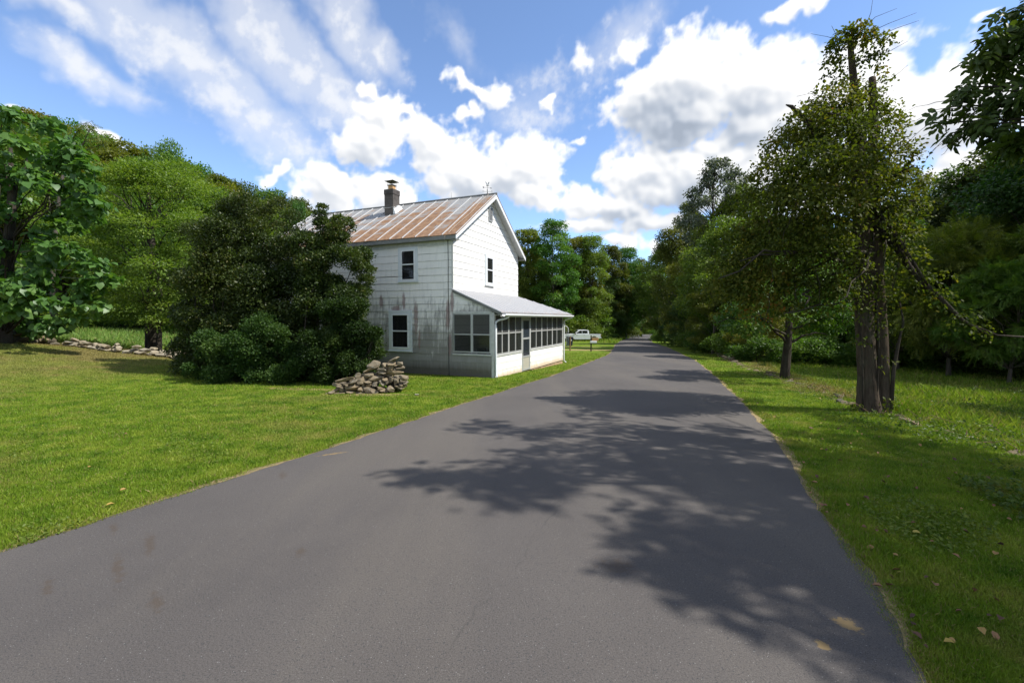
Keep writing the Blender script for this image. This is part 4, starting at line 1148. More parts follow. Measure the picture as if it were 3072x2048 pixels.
def build_bin():
    q = ground_pt(1709*.7656, 1038*.7656)
    b = thing('wheelie_bin', 'dark navy wheeled rubbish bin standing behind the brown wooden post', 'bin', (q[0], q[1], gz(q[0], q[1])), .3)
    nv = simple('navy_plastic', (.012, .016, .038), .45, var=.2)
    MB().hexa([(-.22,-.25,.08),(.22,-.25,.08),(.22,.22,.08),(-.22,.22,.08),(-.29,-.33,.98),(.29,-.33,.98),(.29,.33,.98),(-.29,.33,.98)]).build('tub', nv, b, bevel=.03)
    MB().hexa([(-.31,-.37,.98),(.31,-.37,.98),(.31,.36,.98),(-.31,.36,.98),(-.29,-.33,1.03),(.29,-.33,1.03),(.29,.33,1.07),(-.29,.33,1.07)]).build('lid', nv, b, bevel=.015)
    MB().tube([(-.27,.36,.95),(-.27,.42,.97),(.27,.42,.97),(.27,.36,.95)], .016, 8).build('handle', nv, b)
    for x in (-.27, .27): MB().lathe([(.10, x-.03), (.11, x-.02), (.11, x+.02), (.10, x+.03)], (0, .24, .11), 18, 'x').build('wheel', M['dkmetal'], b)
    MB().box(-.10, .10, -.312, -.303, .58, .74).build('sticker', simple('white_sticker', (.5, .5, .5), .6), b)
build_bin()
wood_a = mat_wood('weathered_brown_post', (.13, .075, .03), (.25, .15, .06)); wood_b = mat_wood('dark_post', (.045, .034, .024), (.10, .075, .05))
q = ground_pt(1710*.7656, 1052*.7656)
o = MB().hexa([(-.045,-.045,-.2),(.045,-.045,-.2),(.045,.045,-.2),(-.045,.045,-.2),(-.043,-.043,1.2),(.043,-.043,1.22),(.043,.043,1.22),(-.043,.043,1.2)]).build('wooden_post', wood_a, bevel=.006)
o.location = (q[0], q[1], float(gz(q[0], q[1]))); o.rotation_euler = (0, .02, .3)
tag(o, 'slim brown square wooden post standing in front of the wheeled bin', 'post')
q = ground_pt(1773*.7656, 1054.3*.7656)
mbx = thing('mailbox', 'tan mailbox and white newspaper box with blue lettering on one dark post', 'mailbox', (q[0], q[1], gz(q[0], q[1])), .12)
MB().box(-.045, .045, -.045, .045, -.2, 1.30).build('post', wood_b, mbx, bevel=.006)
tan = simple('tan_mailbox_paint', (.36, .20, .075), .6, var=.25)
P = [(-.13, .86), (-.13, 1.02)] + [(-.13 * math.cos(a), 1.02 + .10 * math.sin(a)) for a in np.linspace(.3, PI - .3, 9)] + [(.13, 1.02), (.13, .86)]
tb = MB().prism(P, 'x', .05, .56).build('letter_box', tan, mbx, bevel=.008); 
MB().prism([(y * 1.03, .86 + (z - .86) * 1.02) for y, z in P], 'x', .561, .578).build('door', simple('pale_tan', (.45, .30, .15), .6), tb)
MB().box(.05, .55, -.14, .14, 1.118, 1.13).build('top_board', simple('pale_wood', (.55, .43, .26), .8), tb)
MB().box(-.03, .03, -.02, .02, 1.12, 1.32).build('flag', M['dkmetal'], tb)
nb_ = MB().box(-.10, .42, -.17, -.047, .70, .87).build('newspaper_box', M['white'], mbx, bevel=.01)
MB().box(.421, .43, -.16, -.055, .715, .855).build('opening', M['dkmetal'], nb_)
ink = simple('blue_ink', (.03, .04, .13), .6)
mb = MB()
for i, (w, h) in enumerate([(.03,.05),(.02,.035),(.025,.035),(.015,.05),(.03,.035),(.02,.035),(.028,.035),(.018,.05),(.026,.035),(.02,.035)]):
    x = -.065 + i * .042
    mb.box(x, x + w * .35, -.1725, -.1705, .765, .765 + h); mb.box(x + w * .35, x + w, -.1724, -.1705, .765 + h * .4, .765 + h * .75)
mb.build('lettering', ink, nb_)
# ================================================================ FOLIAGE TOOLS
T_DIAMOND = (np.array([(0,0,0),(.30,.48,.07),(0,1,-.04),(-.30,.48,.07)]), np.array([(0,1,2,3)]))
T_OVAL = (np.array([(0,0,0),(.27,.25,.06),(.27,.65,.06),(0,1,-.08),(-.27,.65,.06),(-.27,.25,.06)]), np.array([(0,1,2,3),(0,3,4,5)]))
T_HEART = (np.array([(0,.06,0),(.40,-.05,.03),(.52,.35,.06),(.0,1.05,-.16),(-.52,.35,.06),(-.40,-.05,.03),(.27,.75,.0),(-.27,.75,.0)]), np.array([(0,1,2,6),(0,6,3,7),(0,7,4,5)]))
def pinnate(npair=6, wid=.10, ln=.36):
    V = []; F = []
    for i in range(npair):
        y = .15 + .8 * i / (npair - 1)
        L = ln * (1 - .55 * abs(i / (npair - 1) - .45))
        for sg in (-1, 1):
            b = len(V); z = -.12 * (y ** 2)
            V += [(0, y, z), (sg * L * .5, y + .02 + wid * .5, z + .0), (sg * L, y + .10, z - .12), (sg * L * .5, y + .02 - wid * .5, z)]
            F.append((b, b+1, b+2, b+3))
    b = len(V); V += [(0, .92, -.1), (.06, 1.05, -.12), (0, 1.25, -.2), (-.06, 1.05, -.12)]; F.append((b, b+1, b+2, b+3))
    return np.array(V), np.array(F)
T_PIN = pinnate()
T_SPRAY = (np.concatenate([T_DIAMOND[0] * .6 + np.array(o) for o in ((0,0,0),(.22,.15,.03),(-.22,.2,.03),(.02,.42,-.03))]), np.concatenate([T_DIAMOND[1] + 4 * i for i in range(4)]))
def nrm(a): return a / (np.linalg.norm(a, axis=1, keepdims=True) + 1e-9)
def leafcloud(C, out, size, tmpl, r, droop=.3, up=.7, rand=.6, flat=0.0, outk=.6):
    n = len(C); tv, tf = tmpl
    d = out * outk + np.array([0, 0, -droop]) + r.normal(0, rand, (n, 3))
    d[:, 2] *= (1 - flat); d = nrm(d)
    nn = np.array([0, 0, up]) + out * .5 + r.normal(0, rand * .8, (n, 3))
    nn = nrm(nn - (nn * d).sum(1, keepdims=True) * d)
    s = np.cross(d, nn)
    sz = (size * np.clip(r.normal(1, .22, n), .45, 1.6))[:, None, None]
    V = C[:, None, :] + sz * (tv[None, :, 0:1] * s[:, None, :] + tv[None, :, 1:2] * d[:, None, :] + tv[None, :, 2:3] * nn[:, None, :])
    k = len(tv)
    F = (tf[None] + (np.arange(n) * k)[:, None, None]).reshape(-1, tf.shape[1])
    return V.reshape(-1, 3), F, k
def crown_pts(clumps, n, r, shell=.5, topbias=.25):
    """clumps: list of (centre, radii, weight)"""
    C = np.array([c[0] for c in clumps], float); Rd = np.array([c[1] if np.ndim(c[1]) else (c[1],) * 3 for c in clumps], float)
    w = np.array([(c[2] if len(c) > 2 else 1) * (rr[0] * rr[1] * rr[2]) ** .667 for c, rr in zip(clumps, Rd)]); w /= w.sum()
    idx = r.choice(len(C), n, p=w)
    d = nrm(r.normal(size=(n, 3)))
    flip = (d[:, 2] < -.1) & (r.random(n) < topbias * 2)
    d[flip, 2] *= -1
    rad = shell + (1 - shell) * r.random(n) ** .7
    rad *= 1 + .14 * r.normal(size=n)
    return C[idx] + Rd[idx] * d * rad[:, None], d, idx
def crown(name, clumps, n, size, tmpl, mat, parent, r, shell=.5, topbias=.25, lvs=.14, cl=.10, extra=None, **kw):
    C, d, idx = crown_pts(clumps, n, r, shell, topbias)
    if extra is not None:
        C = np.concatenate([C, extra]); d = np.concatenate([d, nrm(r.normal(size=extra.shape))]); idx = np.concatenate([idx, r.integers(0, len(clumps), len(extra))]); n = len(C)
    cen = np.mean([c[0] for c in clumps], axis=0)
    out = nrm(d + .5 * nrm(C - cen))
    V, F, k = leafcloud(C, out, size, tmpl, r, **kw)
    lv = np.clip(.5 + r.normal(0, lvs, n) + r.normal(0, cl, len(clumps))[idx], 0, 1)
    return np_mesh(name, V, F, mat, parent, {'lv': np.repeat(lv, k)})
def mat_bark(name, a, b, sc_=6, zs=.18):
    m, t, bs = new_mat(name)
    O = t.objco()
    n = t.noise(t.mapping(O, scale=(1, 1, zs)), sc_, 6, .7, .4); f = t.noise(O, 3, 4, .6)
    c = t.mix(t.maprange(n, .3, .7), a, b); c = t.mix(t.maprange(f, .5, .7, 0, .35), c, (.10, .11, .07))
    t.set(bs.inputs['Base Color'], c); bs.inputs['Roughness'].default_value = .95; bs.inputs['Specular IOR Level'].default_value = .1
    t.set(bs.inputs['Normal'], t.bump(n, .9, .05))
    return m
M['bark'] = mat_bark('grey_bark', (.055, .045, .036), (.15, .125, .10))
M['bark_d'] = mat_bark('dark_bark', (.022, .018, .014), (.065, .052, .042))
M['bark_m'] = mat_bark('brown_bark', (.030, .023, .017), (.115, .085, .062), 16, .12)
M['bark_pale'] = mat_bark('pale_bark', (.12, .11, .09), (.27, .25, .21))
def limb(mb, a, b, r0, r1, r, sag=.12, n=6, seg=6):
    a = np.array(a, float); b = np.array(b, float); L = np.linalg.norm(b - a)
    pts = []; off = r.normal(0, .07 * L, 3)
    for i in range(seg + 1):
        f = i / seg
        p = a + (b - a) * f + off * math.sin(PI * f) + np.array([0, 0, sag * L * math.sin(PI * f)])
        if 0 < i < seg: p = p + r.normal(0, .018 * L, 3)
        pts.append(p)
    mb.tube(pts, [r0 + (r1 - r0) * (i / seg) ** .7 for i in range(seg + 1)], n)
    return pts
def rough_trunk(mb, pts, rad, r, n=22, flare=.0, step=.14):
    """trunk with lobes and ridges, flared at the foot"""
    pts = np.array(pts, float); seg = np.linalg.norm(np.diff(pts, axis=0), axis=1); cum = np.concatenate([[0], np.cumsum(seg)])
    s_ = np.arange(0, cum[-1], step); P = np.stack([np.interp(s_, cum, pts[:, k]) for k in range(3)], 1); R_ = np.interp(s_, cum, rad)
    ph = r.uniform(0, 6, 5); vs = []; fs = []
    for i, (p, q) in enumerate(zip(P, R_)):
        for k in range(n):
            a = 2 * PI * k / n; z = s_[i]
            m = 1 + .07 * math.sin(2 * a + ph[0] + .9 * z) + .045 * math.sin(3 * a + ph[1] - 1.6 * z) + .03 * math.sin(5 * a + ph[2] + 2.2 * math.sin(1.9 * z)) + r.normal(0, .022)
            m += flare * math.exp(-z / .22) * (1 + .6 * math.sin(4 * a + ph[3]))
            vs.append((p[0] + math.cos(a) * q * m, p[1] + math.sin(a) * q * m, p[2]))
    for i in range(len(P) - 1):
        for k in range(n): fs.append((i*n+k, i*n+(k+1)%n, (i+1)*n+(k+1)%n, (i+1)*n+k))
    fs.append(tuple(range((len(P)-1)*n, len(P)*n)))
    mb.add(vs, fs)
def trunk_pts(h, r, lean=.03, seg=9):
    p = [np.zeros(3)]; d = r.normal(0, lean, 2)
    for i in range(seg):
        p.append(p[-1] + np.array([*(d + r.normal(0, lean, 2)), 1.0]) * h / seg)
    return p

GREEN = leaf_mat('leaf_green', [(.0, (.030, .070, .009)), (.5, (.084, .156, .019)), (1., (.19, .25, .036))], 0.45)
OLIVE = leaf_mat('leaf_olive', [(.0, (.042, .060, .008)), (.5, (.115, .138, .016)), (1., (.22, .21, .035))], 0.42)
LIME = leaf_mat('leaf_lime', [(.0, (.034, .072, .009)), (.5, (.092, .148, .018)), (1., (.21, .25, .042))], 0.42)
DEEP = leaf_mat('leaf_deep', [(.0, (.020, .048, .009)), (.5, (.052, .100, .017)), (1., (.12, .17, .032))], 0.4)
SILV = leaf_mat('leaf_silver', [(.0, (.06, .08, .055)), (.5, (.115, .14, .10)), (1., (.2, .22, .18))], 0.3)
BOXD = leaf_mat('boxwood_dull', [(.0, (.018, .036, .008)), (.45, (.048, .082, .014)), (.8, (.092, .125, .024)), (1., (.16, .15, .04))], 0.32, rough=.5, spec=.3, huevar=.06)
BOXG = leaf_mat('boxwood_green', [(.0, (.010, .026, .006)), (.5, (.026, .060, .010)), (1., (.072, .115, .025))], 0.28, rough=.5, spec=.2, huevar=.06)
VINE = leaf_mat('leaf_vine', [(.0, (.024, .040, .006)), (.45, (.062, .086, .011)), (.75, (.11, .118, .016)), (.93, (.17, .125, .02)), (1., (.24, .11, .028))], 0.45, rough=.6, spec=.2, huevar=.06)
WALN = leaf_mat('leaf_dark', [(.0, (.014, .030, .008)), (.5, (.034, .066, .012)), (1., (.08, .12, .02))], 0.36, rough=.45)
MIXD = leaf_mat('leaf_mixed', [(.0, (.036, .070, .010)), (.5, (.098, .155, .022)), (1., (.20, .24, .042))], 0.42, huevar=.06)
BIG = leaf_mat('leaf_broad', [(.0, (.036, .078, .016)), (.5, (.080, .155, .030)), (1., (.155, .235, .050))], 0.4, rough=.42, spec=.4, huevar=.06)

def crown_clumps(r, h, cw, base, n, shape='egg', cr=(.16, .26), flat=.75):
    """clump centres through an egg shaped crown"""
    out = []
    H = h - base
    for i in range(n * 6):
        if len(out) >= n: break
        f = r.random() ** .8                         # height fraction
        if shape == 'egg': w = math.sin(PI * min(1, .12 + .88 * f) ** .85) ** .75 if f < .97 else .2
        elif shape == 'tall': w = (.55 + .45 * math.sin(PI * f)) * (1 - .55 * f ** 2)
        elif shape == 'flat': w = math.sin(PI * (.2 + .75 * f)) ** .5
        else: w = 1 - f * .85
        a = r.uniform(0, 2 * PI); rr = math.sqrt(r.uniform(.15, 1)) * w * cw
        c = np.array([rr * math.cos(a), rr * math.sin(a), base + H * (.06 + .86 * f)])
        s = r.uniform(*cr) * cw * 1.15
        if all(np.linalg.norm((c - o[0]) / s) > .75 for o in out):
            out.append((c, (s, s, s * flat), r.uniform(.7, 1.3)))
    return out
def make_tree(name, h, cw, base, seed, nclump, nleaf, size, tmpl, mat, bark, shape='egg', cr=(.16, .26), flat=.75, tr=.22, limbs=None, **kw):
    r = np.random.default_rng(seed)
    root = thing(name, None, 'tree')
    cl = crown_clumps(r, h, cw, base, nclump, shape, cr, flat)
    tp = trunk_pts(h * .88, r)
    mb = MB(); m = len(tp)
    rad = [tr * (1.35 if i == 0 else 1) * (1 - .86 * i / (m - 1)) for i in range(m)]
    tp[0] = tp[0] - np.array([0, 0, .5])
    mb.tube(tp, rad, 9, jit=.06)
    for c, rd, w in cl:
        if limbs and r.random() > limbs: continue
        zb = max(h * .12, c[2] - np.hypot(c[0], c[1]) * r.uniform(.5, .95) - .5); i = min(m - 2, int(zb / (h * .88) * (m - 1)))
        f = zb / (h * .88) * (m - 1) - i; a = tp[i] + (tp[i+1] - tp[i]) * np.clip(f, 0, 1)
        limb(mb, a, c, tr * .30 * (1 - .5 * zb / h), .015, r, .06, 5, 5)
    mb.build('trunk', bark, root, smooth=True)
    cr_o = crown('crown', cl, nleaf, size, tmpl, mat, root, r, **kw)
    zz = np.empty(len(cr_o.data.vertices) * 3, np.float32); cr_o.data.vertices.foreach_get('co', zz)
    root['h'] = float(np.quantile(zz[2::3], .997))
    return root
PROTO = {}
def proto(key, *a, **k):
    PROTO[key] = make_tree(*a, **k)
    PROTO[key].location = (0, 0, 0)
proto('oak', 'broadleaf_tree', 16, 5.6, 1.2, 21, 52, 34000, .22, T_DIAMOND, GREEN, M['bark'], 'egg')
proto('oak2', 'broadleaf_tree', 16, 5.0, .8, 22, 46, 34000, .22, T_DIAMOND, OLIVE, M['bark'], 'egg', cr=(.15, .28))
proto('tall', 'tall_tree', 20, 4.2, 1.5, 23, 60, 34000, .23, T_DIAMOND, GREEN, M['bark'], 'tall', cr=(.18, .30))
proto('tall2', 'tall_tree', 20, 4.6, 1.2, 24, 56, 34000, .23, T_SPRAY, OLIVE, M['bark'], 'tall', cr=(.17, .28))
proto('maple', 'maple_tree', 14, 5.2, .6, 25, 48, 34000, .20, T_DIAMOND, LIME, M['bark'], 'egg', cr=(.15, .25))
proto('deep', 'dark_tree', 15, 4.8, .8, 26, 50, 34000, .20, T_DIAMOND, DEEP, M['bark_d'], 'egg')
proto('bush', 'undergrowth_bush', 3, 1.9, .05, 27, 26, 9000, .15, T_DIAMOND, GREEN, M['bark_d'], 'flat', cr=(.25, .4), tr=.05)
proto('bush2', 'undergrowth_bush', 3, 2.1, .05, 28, 24, 9000, .15, T_DIAMOND, LIME, M['bark_d'], 'flat', cr=(.25, .4), tr=.05)
proto('feather', 'feathery_tree', 14, 3.2, 5.5, 29, 64, 9500, .20, T_DIAMOND, SILV, M['bark_d'], 'egg', cr=(.10, .2), shell=.15, topbias=.1)
def make_sumac(key, seed, mat, n, size):
    PROTO[key] = make_tree('sumac_tree', 7, 3.0, 1.2, seed, 42, n, size, T_PIN, mat, M['bark'], 'egg', cr=(.2, .32), flat=.45, tr=.11, droop=.30, up=1.2, rand=.35, outk=1.0)
make_sumac('sumac', 31, LIME, 4200, .42)
make_sumac('sumac2', 32, GREEN, 4200, .42)
USED = set()
def plant(key, x2352, Y, top_y, ws=1.0, label=None, group=None, hmax=30, px=None, name=None, zoff=0.0):
    """stand a tree of a kind where its top reaches the given height"""
    p = at(x2352, top_y, Y); g = float(gz(p[0], p[1])) - .05 + zoff
    pr = PROTO[key]; h = min(max(p[2] - g, 1.0), hmax)
    s = h / pr['h']
    rz = random.uniform(0, 6.28)
    sc3 = (s * ws, s * ws, s)
    if key not in USED:
        USED.add(key); pr.location = (p[0], p[1], g); pr.rotation_euler = (0, 0, rz); pr.scale = sc3
        if label: pr['label'] = label
        if group: pr['group'] = group
        return pr
    return dup(pr, (p[0], p[1], g), rz, sc3, label, group, name)
# ================================================================ PLANTING: woods
hg = 'trees of the wooded hillside behind the left lawn'
def row(xs, Y, tops, keys, label, group, ws=1.0, jy=2.5):
    for i, (x, tp) in enumerate(zip(xs, tops)):
        plant(keys[i % len(keys)], x, Y + random.uniform(-jy, jy), tp + random.uniform(-6, 6), ws * random.uniform(.9, 1.12), label[i % len(label)] if isinstance(label, list) else label, group)
L1 = ['broad mid green tree in the front rank of the hillside wood beyond the meadow', 'olive green tree in the front rank of the hillside wood beyond the meadow', 'yellow green tree in the front rank of the hillside wood beyond the meadow']
row([-70, 20, 120, 215, 300, 400, 495, 585, 660], 54, [340, 380, 405, 425, 440, 440, 440, 485, 500], ['oak', 'oak2', 'maple'], L1, hg, 1.15)
L2 = ['olive tree standing halfway up the hillside behind the left lawn', 'green tree standing halfway up the hillside behind the left lawn', 'yellow green tree standing halfway up the hillside behind the left lawn']
row([-30, 60, 150, 240, 330, 425, 520, 610, 690], 63, [290, 305, 330, 350, 370, 395, 435, 462, 480], ['oak2', 'oak', 'maple'], L2, hg, 1.1)
L3 = ['tall green tree on the skyline of the left hillside', 'olive tree on the skyline of the left hillside', 'rounded green tree on the skyline of the left hillside']
row([15, 85, 150, 215, 290, 345, 450, 510, 565, 620, 680, 740], 76, [262, 258, 288, 312, 335, 345, 378, 410, 432, 440, 462, 490], ['tall', 'tall2', 'oak'], L3, hg, 1.0)
plant('oak', 392, 72, 333, .62, 'highest rounded treetop breaking the left hillside skyline', hg)
plant('deep', 685, 44, 458, .45, 'small dark pointed tree behind the left end of the rusty roof', hg)
row([800, 900, 1010, 1110], 62, [500, 510, 520, 530], ['oak', 'tall2'], 'tall tree mostly hidden behind the house roof', 'trees hidden behind the house', 1.0)
row([-60, 60, 190, 320, 450, 580], 51, [690, 700, 690, 700, 695, 690], ['bush', 'bush2'], ['dark green bush at the foot of the hillside wood', 'light green bush at the foot of the hillside wood'], 'bushes at the foot of the hillside wood', 1.5, 1.5)
# centre: woods past the parked truck
cg = 'trees of the wood beyond the parked truck'
CT = [(1212, 84, 528, 'tall2', 'olive tall tree rising directly right of the house gable'), (1272, 80, 508, 'tall', 'tallest tree of the wood beyond the pickup truck'), (1325, 86, 546, 'tall2', 'olive narrow tree behind the tallest tree past the truck'),
      (1358, 84, 543, 'tall', 'green narrow tree above the truck, right of the tallest one'), (1402, 92, 566, 'tall2', 'olive tree with a lumpy top beside the sky gap over the road'), (1440, 96, 570, 'tall', 'slim green tree at the left of the sky gap over the road'),
      (1475, 120, 596, 'oak2', 'distant low treetop in the sky gap over the road'), (1180, 82, 600, 'oak', 'round green tree partly behind the right edge of the house'), (1238, 84, 620, 'maple', 'yellow green tree close behind the truck cab'),
      (1300, 85, 610, 'deep', 'dark green tree close behind the truck bed'), (1352, 86, 640, 'oak2', 'olive low tree behind the truck tail'), (1405, 90, 640, 'deep', 'dark tree on the left side of the road tunnel'),
      (1440, 104, 650, 'deep', 'dark tree deep on the left of the road tunnel'), (1472, 140, 640, 'oak', 'tree closing the far end of the road tunnel'), (1505, 175, 670, 'oak2', 'far olive tree at the end of the road'), (1452, 175, 655, 'oak', 'far green tree left of the road end'), (1478, 230, 680, 'oak', 'farthest tree straight above the road end'),
      (1462, 268, 700, 'deep', 'dark tree closing the left of the far road end'), (1492, 282, 690, 'deep', 'dark tree exactly where the road disappears'), (1522, 270, 700, 'deep', 'dark tree closing the right of the far road end'), (1390, 130, 640, 'oak', 'tree behind the dark tree by the tunnel'), (1330, 110, 600, 'oak', 'green tree in the back rank of the wood past the truck'), (1230, 105, 580, 'oak2', 'olive tree in the back rank of the wood past the truck')]
for x, Y, tp, k_, lb in CT: plant(k_, x, Y, tp, 1.0, lb, cg)
for x, Y, tp, k_ in ((1195, 80, 735, 'bush'), (1235, 80, 720, 'bush2'), (1290, 81, 728, 'bush'), (1335, 82, 735, 'bush2'), (1372, 83, 738, 'bush'), (1405, 92, 742, 'bush'), (1432, 104, 744, 'bush2'), (1220, 84, 700, 'bush'), (1330, 86, 700, 'bush')):
    plant(k_, x, Y, tp, 1.5, 'bush on the wood edge behind the parked truck', 'bushes behind the parked truck')
# right of the road
rg = 'trees of the wood right of the road'
RT = [(1512, 92, 588, 'oak', 1.0, 'green tree at the right of the sky gap over the road'), (1536, 84, 552, 'oak', .9, 'pale green rounded tree on the right of the road bend'), (1575, 58, 470, 'oak2', .72, 'olive tree with an open top left of the feathery grey tree'),
      (1605, 62, 500, 'tall', .8, 'green tree just behind the open topped olive tree'), (1650, 42, 368, 'feather', .95, 'grey feathery treetop above a dark ivy clad trunk right of the road'), (1700, 40, 425, 'oak', .8, 'tree touching the left edge of the vine covered tree'),
      (1545, 64, 640, 'oak2', .9, 'olive green low tree at the right road edge'), (1600, 46, 560, 'oak2', .95, 'olive tree in front of the ivy clad trunk'), (1672, 36, 500, 'oak', 1.0, 'mid green tree beside the verge behind the vine covered tree'),
      (1560, 56, 690, 'deep', 1.2, 'dark low tree shading the right road edge'), (1640, 34, 640, 'oak2', 1.1, 'low olive tree on the road bank'), (1720, 28, 560, 'oak2', .95, 'olive tree left of the small leaning tree'), (1590, 44, 668, 'deep', 1.2, 'dark low tree on the bank near the ruined wall'),
      (1780, 34, 500, 'oak', 1.0, 'green tree behind the small tree on the wall'), (1860, 31, 560, 'maple', 1.0, 'yellow green tree seen below the vine dome'), (1950, 33, 540, 'oak2', 1.0, 'olive tree behind the double trunk'),
      (2040, 32, 470, 'oak', 1.0, 'green tree right behind the double trunk'), (2130, 31, 415, 'oak2', .8, 'olive treetop against the sky right of the vine covered tree'), (2225, 27, 392, 'deep', 1.2, 'dark tree on the slope in the right wood'),
      (2290, 25, 350, 'deep', 1.3, 'large dark tree by the right edge of the picture'), (2380, 20, 330, 'deep', 1.2, 'big green tree at the right picture edge'), (2480, 24, 300, 'oak', 1.1, 'tree past the right picture edge'), (2170, 36, 440, 'maple', 1.2, 'pale tree deep in the right wood'), (2050, 44, 480, 'oak', 1.2, 'tree far back in the right wood'), (1900, 46, 500, 'deep', 1.2, 'dark tree far back behind the vine dome'), (2330, 34, 380, 'oak', 1.2, 'tree in the second rank at the right edge'), (1750, 52, 520, 'deep', 1.2, 'dark tree far behind the small leaning tree')]
RT += [(2075, 22, 500, 'maple', .7, 'yellow green sapling just right of the double trunk'), (2130, 24, 560, 'oak2', .7, 'olive sapling behind the broken limb')]
for x, Y, tp, k_, ws, lb in RT: plant(k_, x, Y, tp, ws, lb, rg)
for i, (x, Y, tp, lb) in enumerate(((2195, 19.5, 520, 'bright fern leaved sumac left of the others in the right wood'), (2330, 16.5, 600, 'bright fern leaved sumac nearest the right picture edge'), (2260, 21, 500, 'fern leaved sumac behind the brighter pair'), (2120, 22, 640, 'low fern leaved sumac right of the double trunk'), (2400, 17, 520, 'fern leaved sumac at the right picture edge'))):
    plant('sumac' if i in (0, 1, 4) else 'sumac2', x, Y, tp, .85, lb, 'sumacs at the field edge')
for i, (x, Y, tp) in enumerate([(1530, 78, 748), (1545, 66, 752), (1580, 50, 742), (1610, 42, 752), (1650, 36, 742), (1690, 31, 760), (1740, 26, 770), (1850, 26, 770), (1930, 25, 790), (2020, 24, 780), (2110, 22.5, 790), (2200, 21, 785), (2290, 20, 800), (2370, 18.5, 800), (1980, 29, 740), (2150, 27, 730), (2260, 24, 720), (1800, 29, 740), (2340, 22, 720)]):
    plant(['bush', 'bush2'][i % 2], x, Y, tp, 1.5, ['dark green bush along the shaded edge of the right wood', 'lighter green bush along the shaded edge of the right wood'][i % 2], 'bushes along the right wood edge')
for i, (X_, Y_, h_, k_) in enumerate([(25, 7, 17, 'oak'), (29, 13, 18, 'tall'), (26, 17.5, 16, 'oak2'), (31, 2, 18, 'oak'), (34, 20, 19, 'tall2'), (36, 9, 17, 'deep')]):
    g_ = float(gz(X_, Y_)); pr_ = PROTO[k_]; q_ = h_ / pr_['h']
    dup(pr_, (X_, Y_, g_ - .05), i * 1.3, (q_, q_, q_), 'tree past the right picture edge shading the field', 'trees past the right picture edge')
for i, (x, Y, tp, k_) in enumerate([(1462, 186, 738, 'bush'), (1480, 205, 735, 'bush2'), (1494, 212, 735, 'bush'), (1510, 205, 738, 'bush'), (1470, 230, 715, 'bush'), (1492, 240, 700, 'oak'), (1508, 236, 690, 'deep')]):
    plant(k_, x, Y, tp, 1.6 if 'bush' in k_ else 1.1, 'green growth closing the view where the road bends away', 'growth at the far road bend')
# bare dark stems inside the right wood
for i, (x, Y, h_) in enumerate([(2060, 26, 4), (2150, 24, 4.5), (2210, 23, 4), (2265, 21, 4), (2330, 20, 4), (1990, 28, 4), (2095, 30, 4), (2300, 26, 4), (1780, 33, 4), (1850, 34, 4)]):
    p = at(x, 860, Y); r = np.random.default_rng(500 + i)
    tr = thing('forest_stem', 'thin bare trunk standing in the shade of the right wood', 'tree trunk', (p[0], p[1], gz(p[0], p[1])), 0, 'bare stems in the right wood')
    tp_ = trunk_pts(h_, r, .05); mb = MB(); mb.tube(tp_, [r.uniform(.08, .14) * (1 - .06 * k) for k in range(len(tp_))], 7)
    for k in range(4):
        a = tp_[4 + k]; ang = r.uniform(0, 6.28); limb(mb, a, a + np.array([1.3 * math.cos(ang), 1.3 * math.sin(ang), r.uniform(.1, .8)]), .03, .006, r)
    mb.build('trunk', M['bark'], tr, smooth=True)

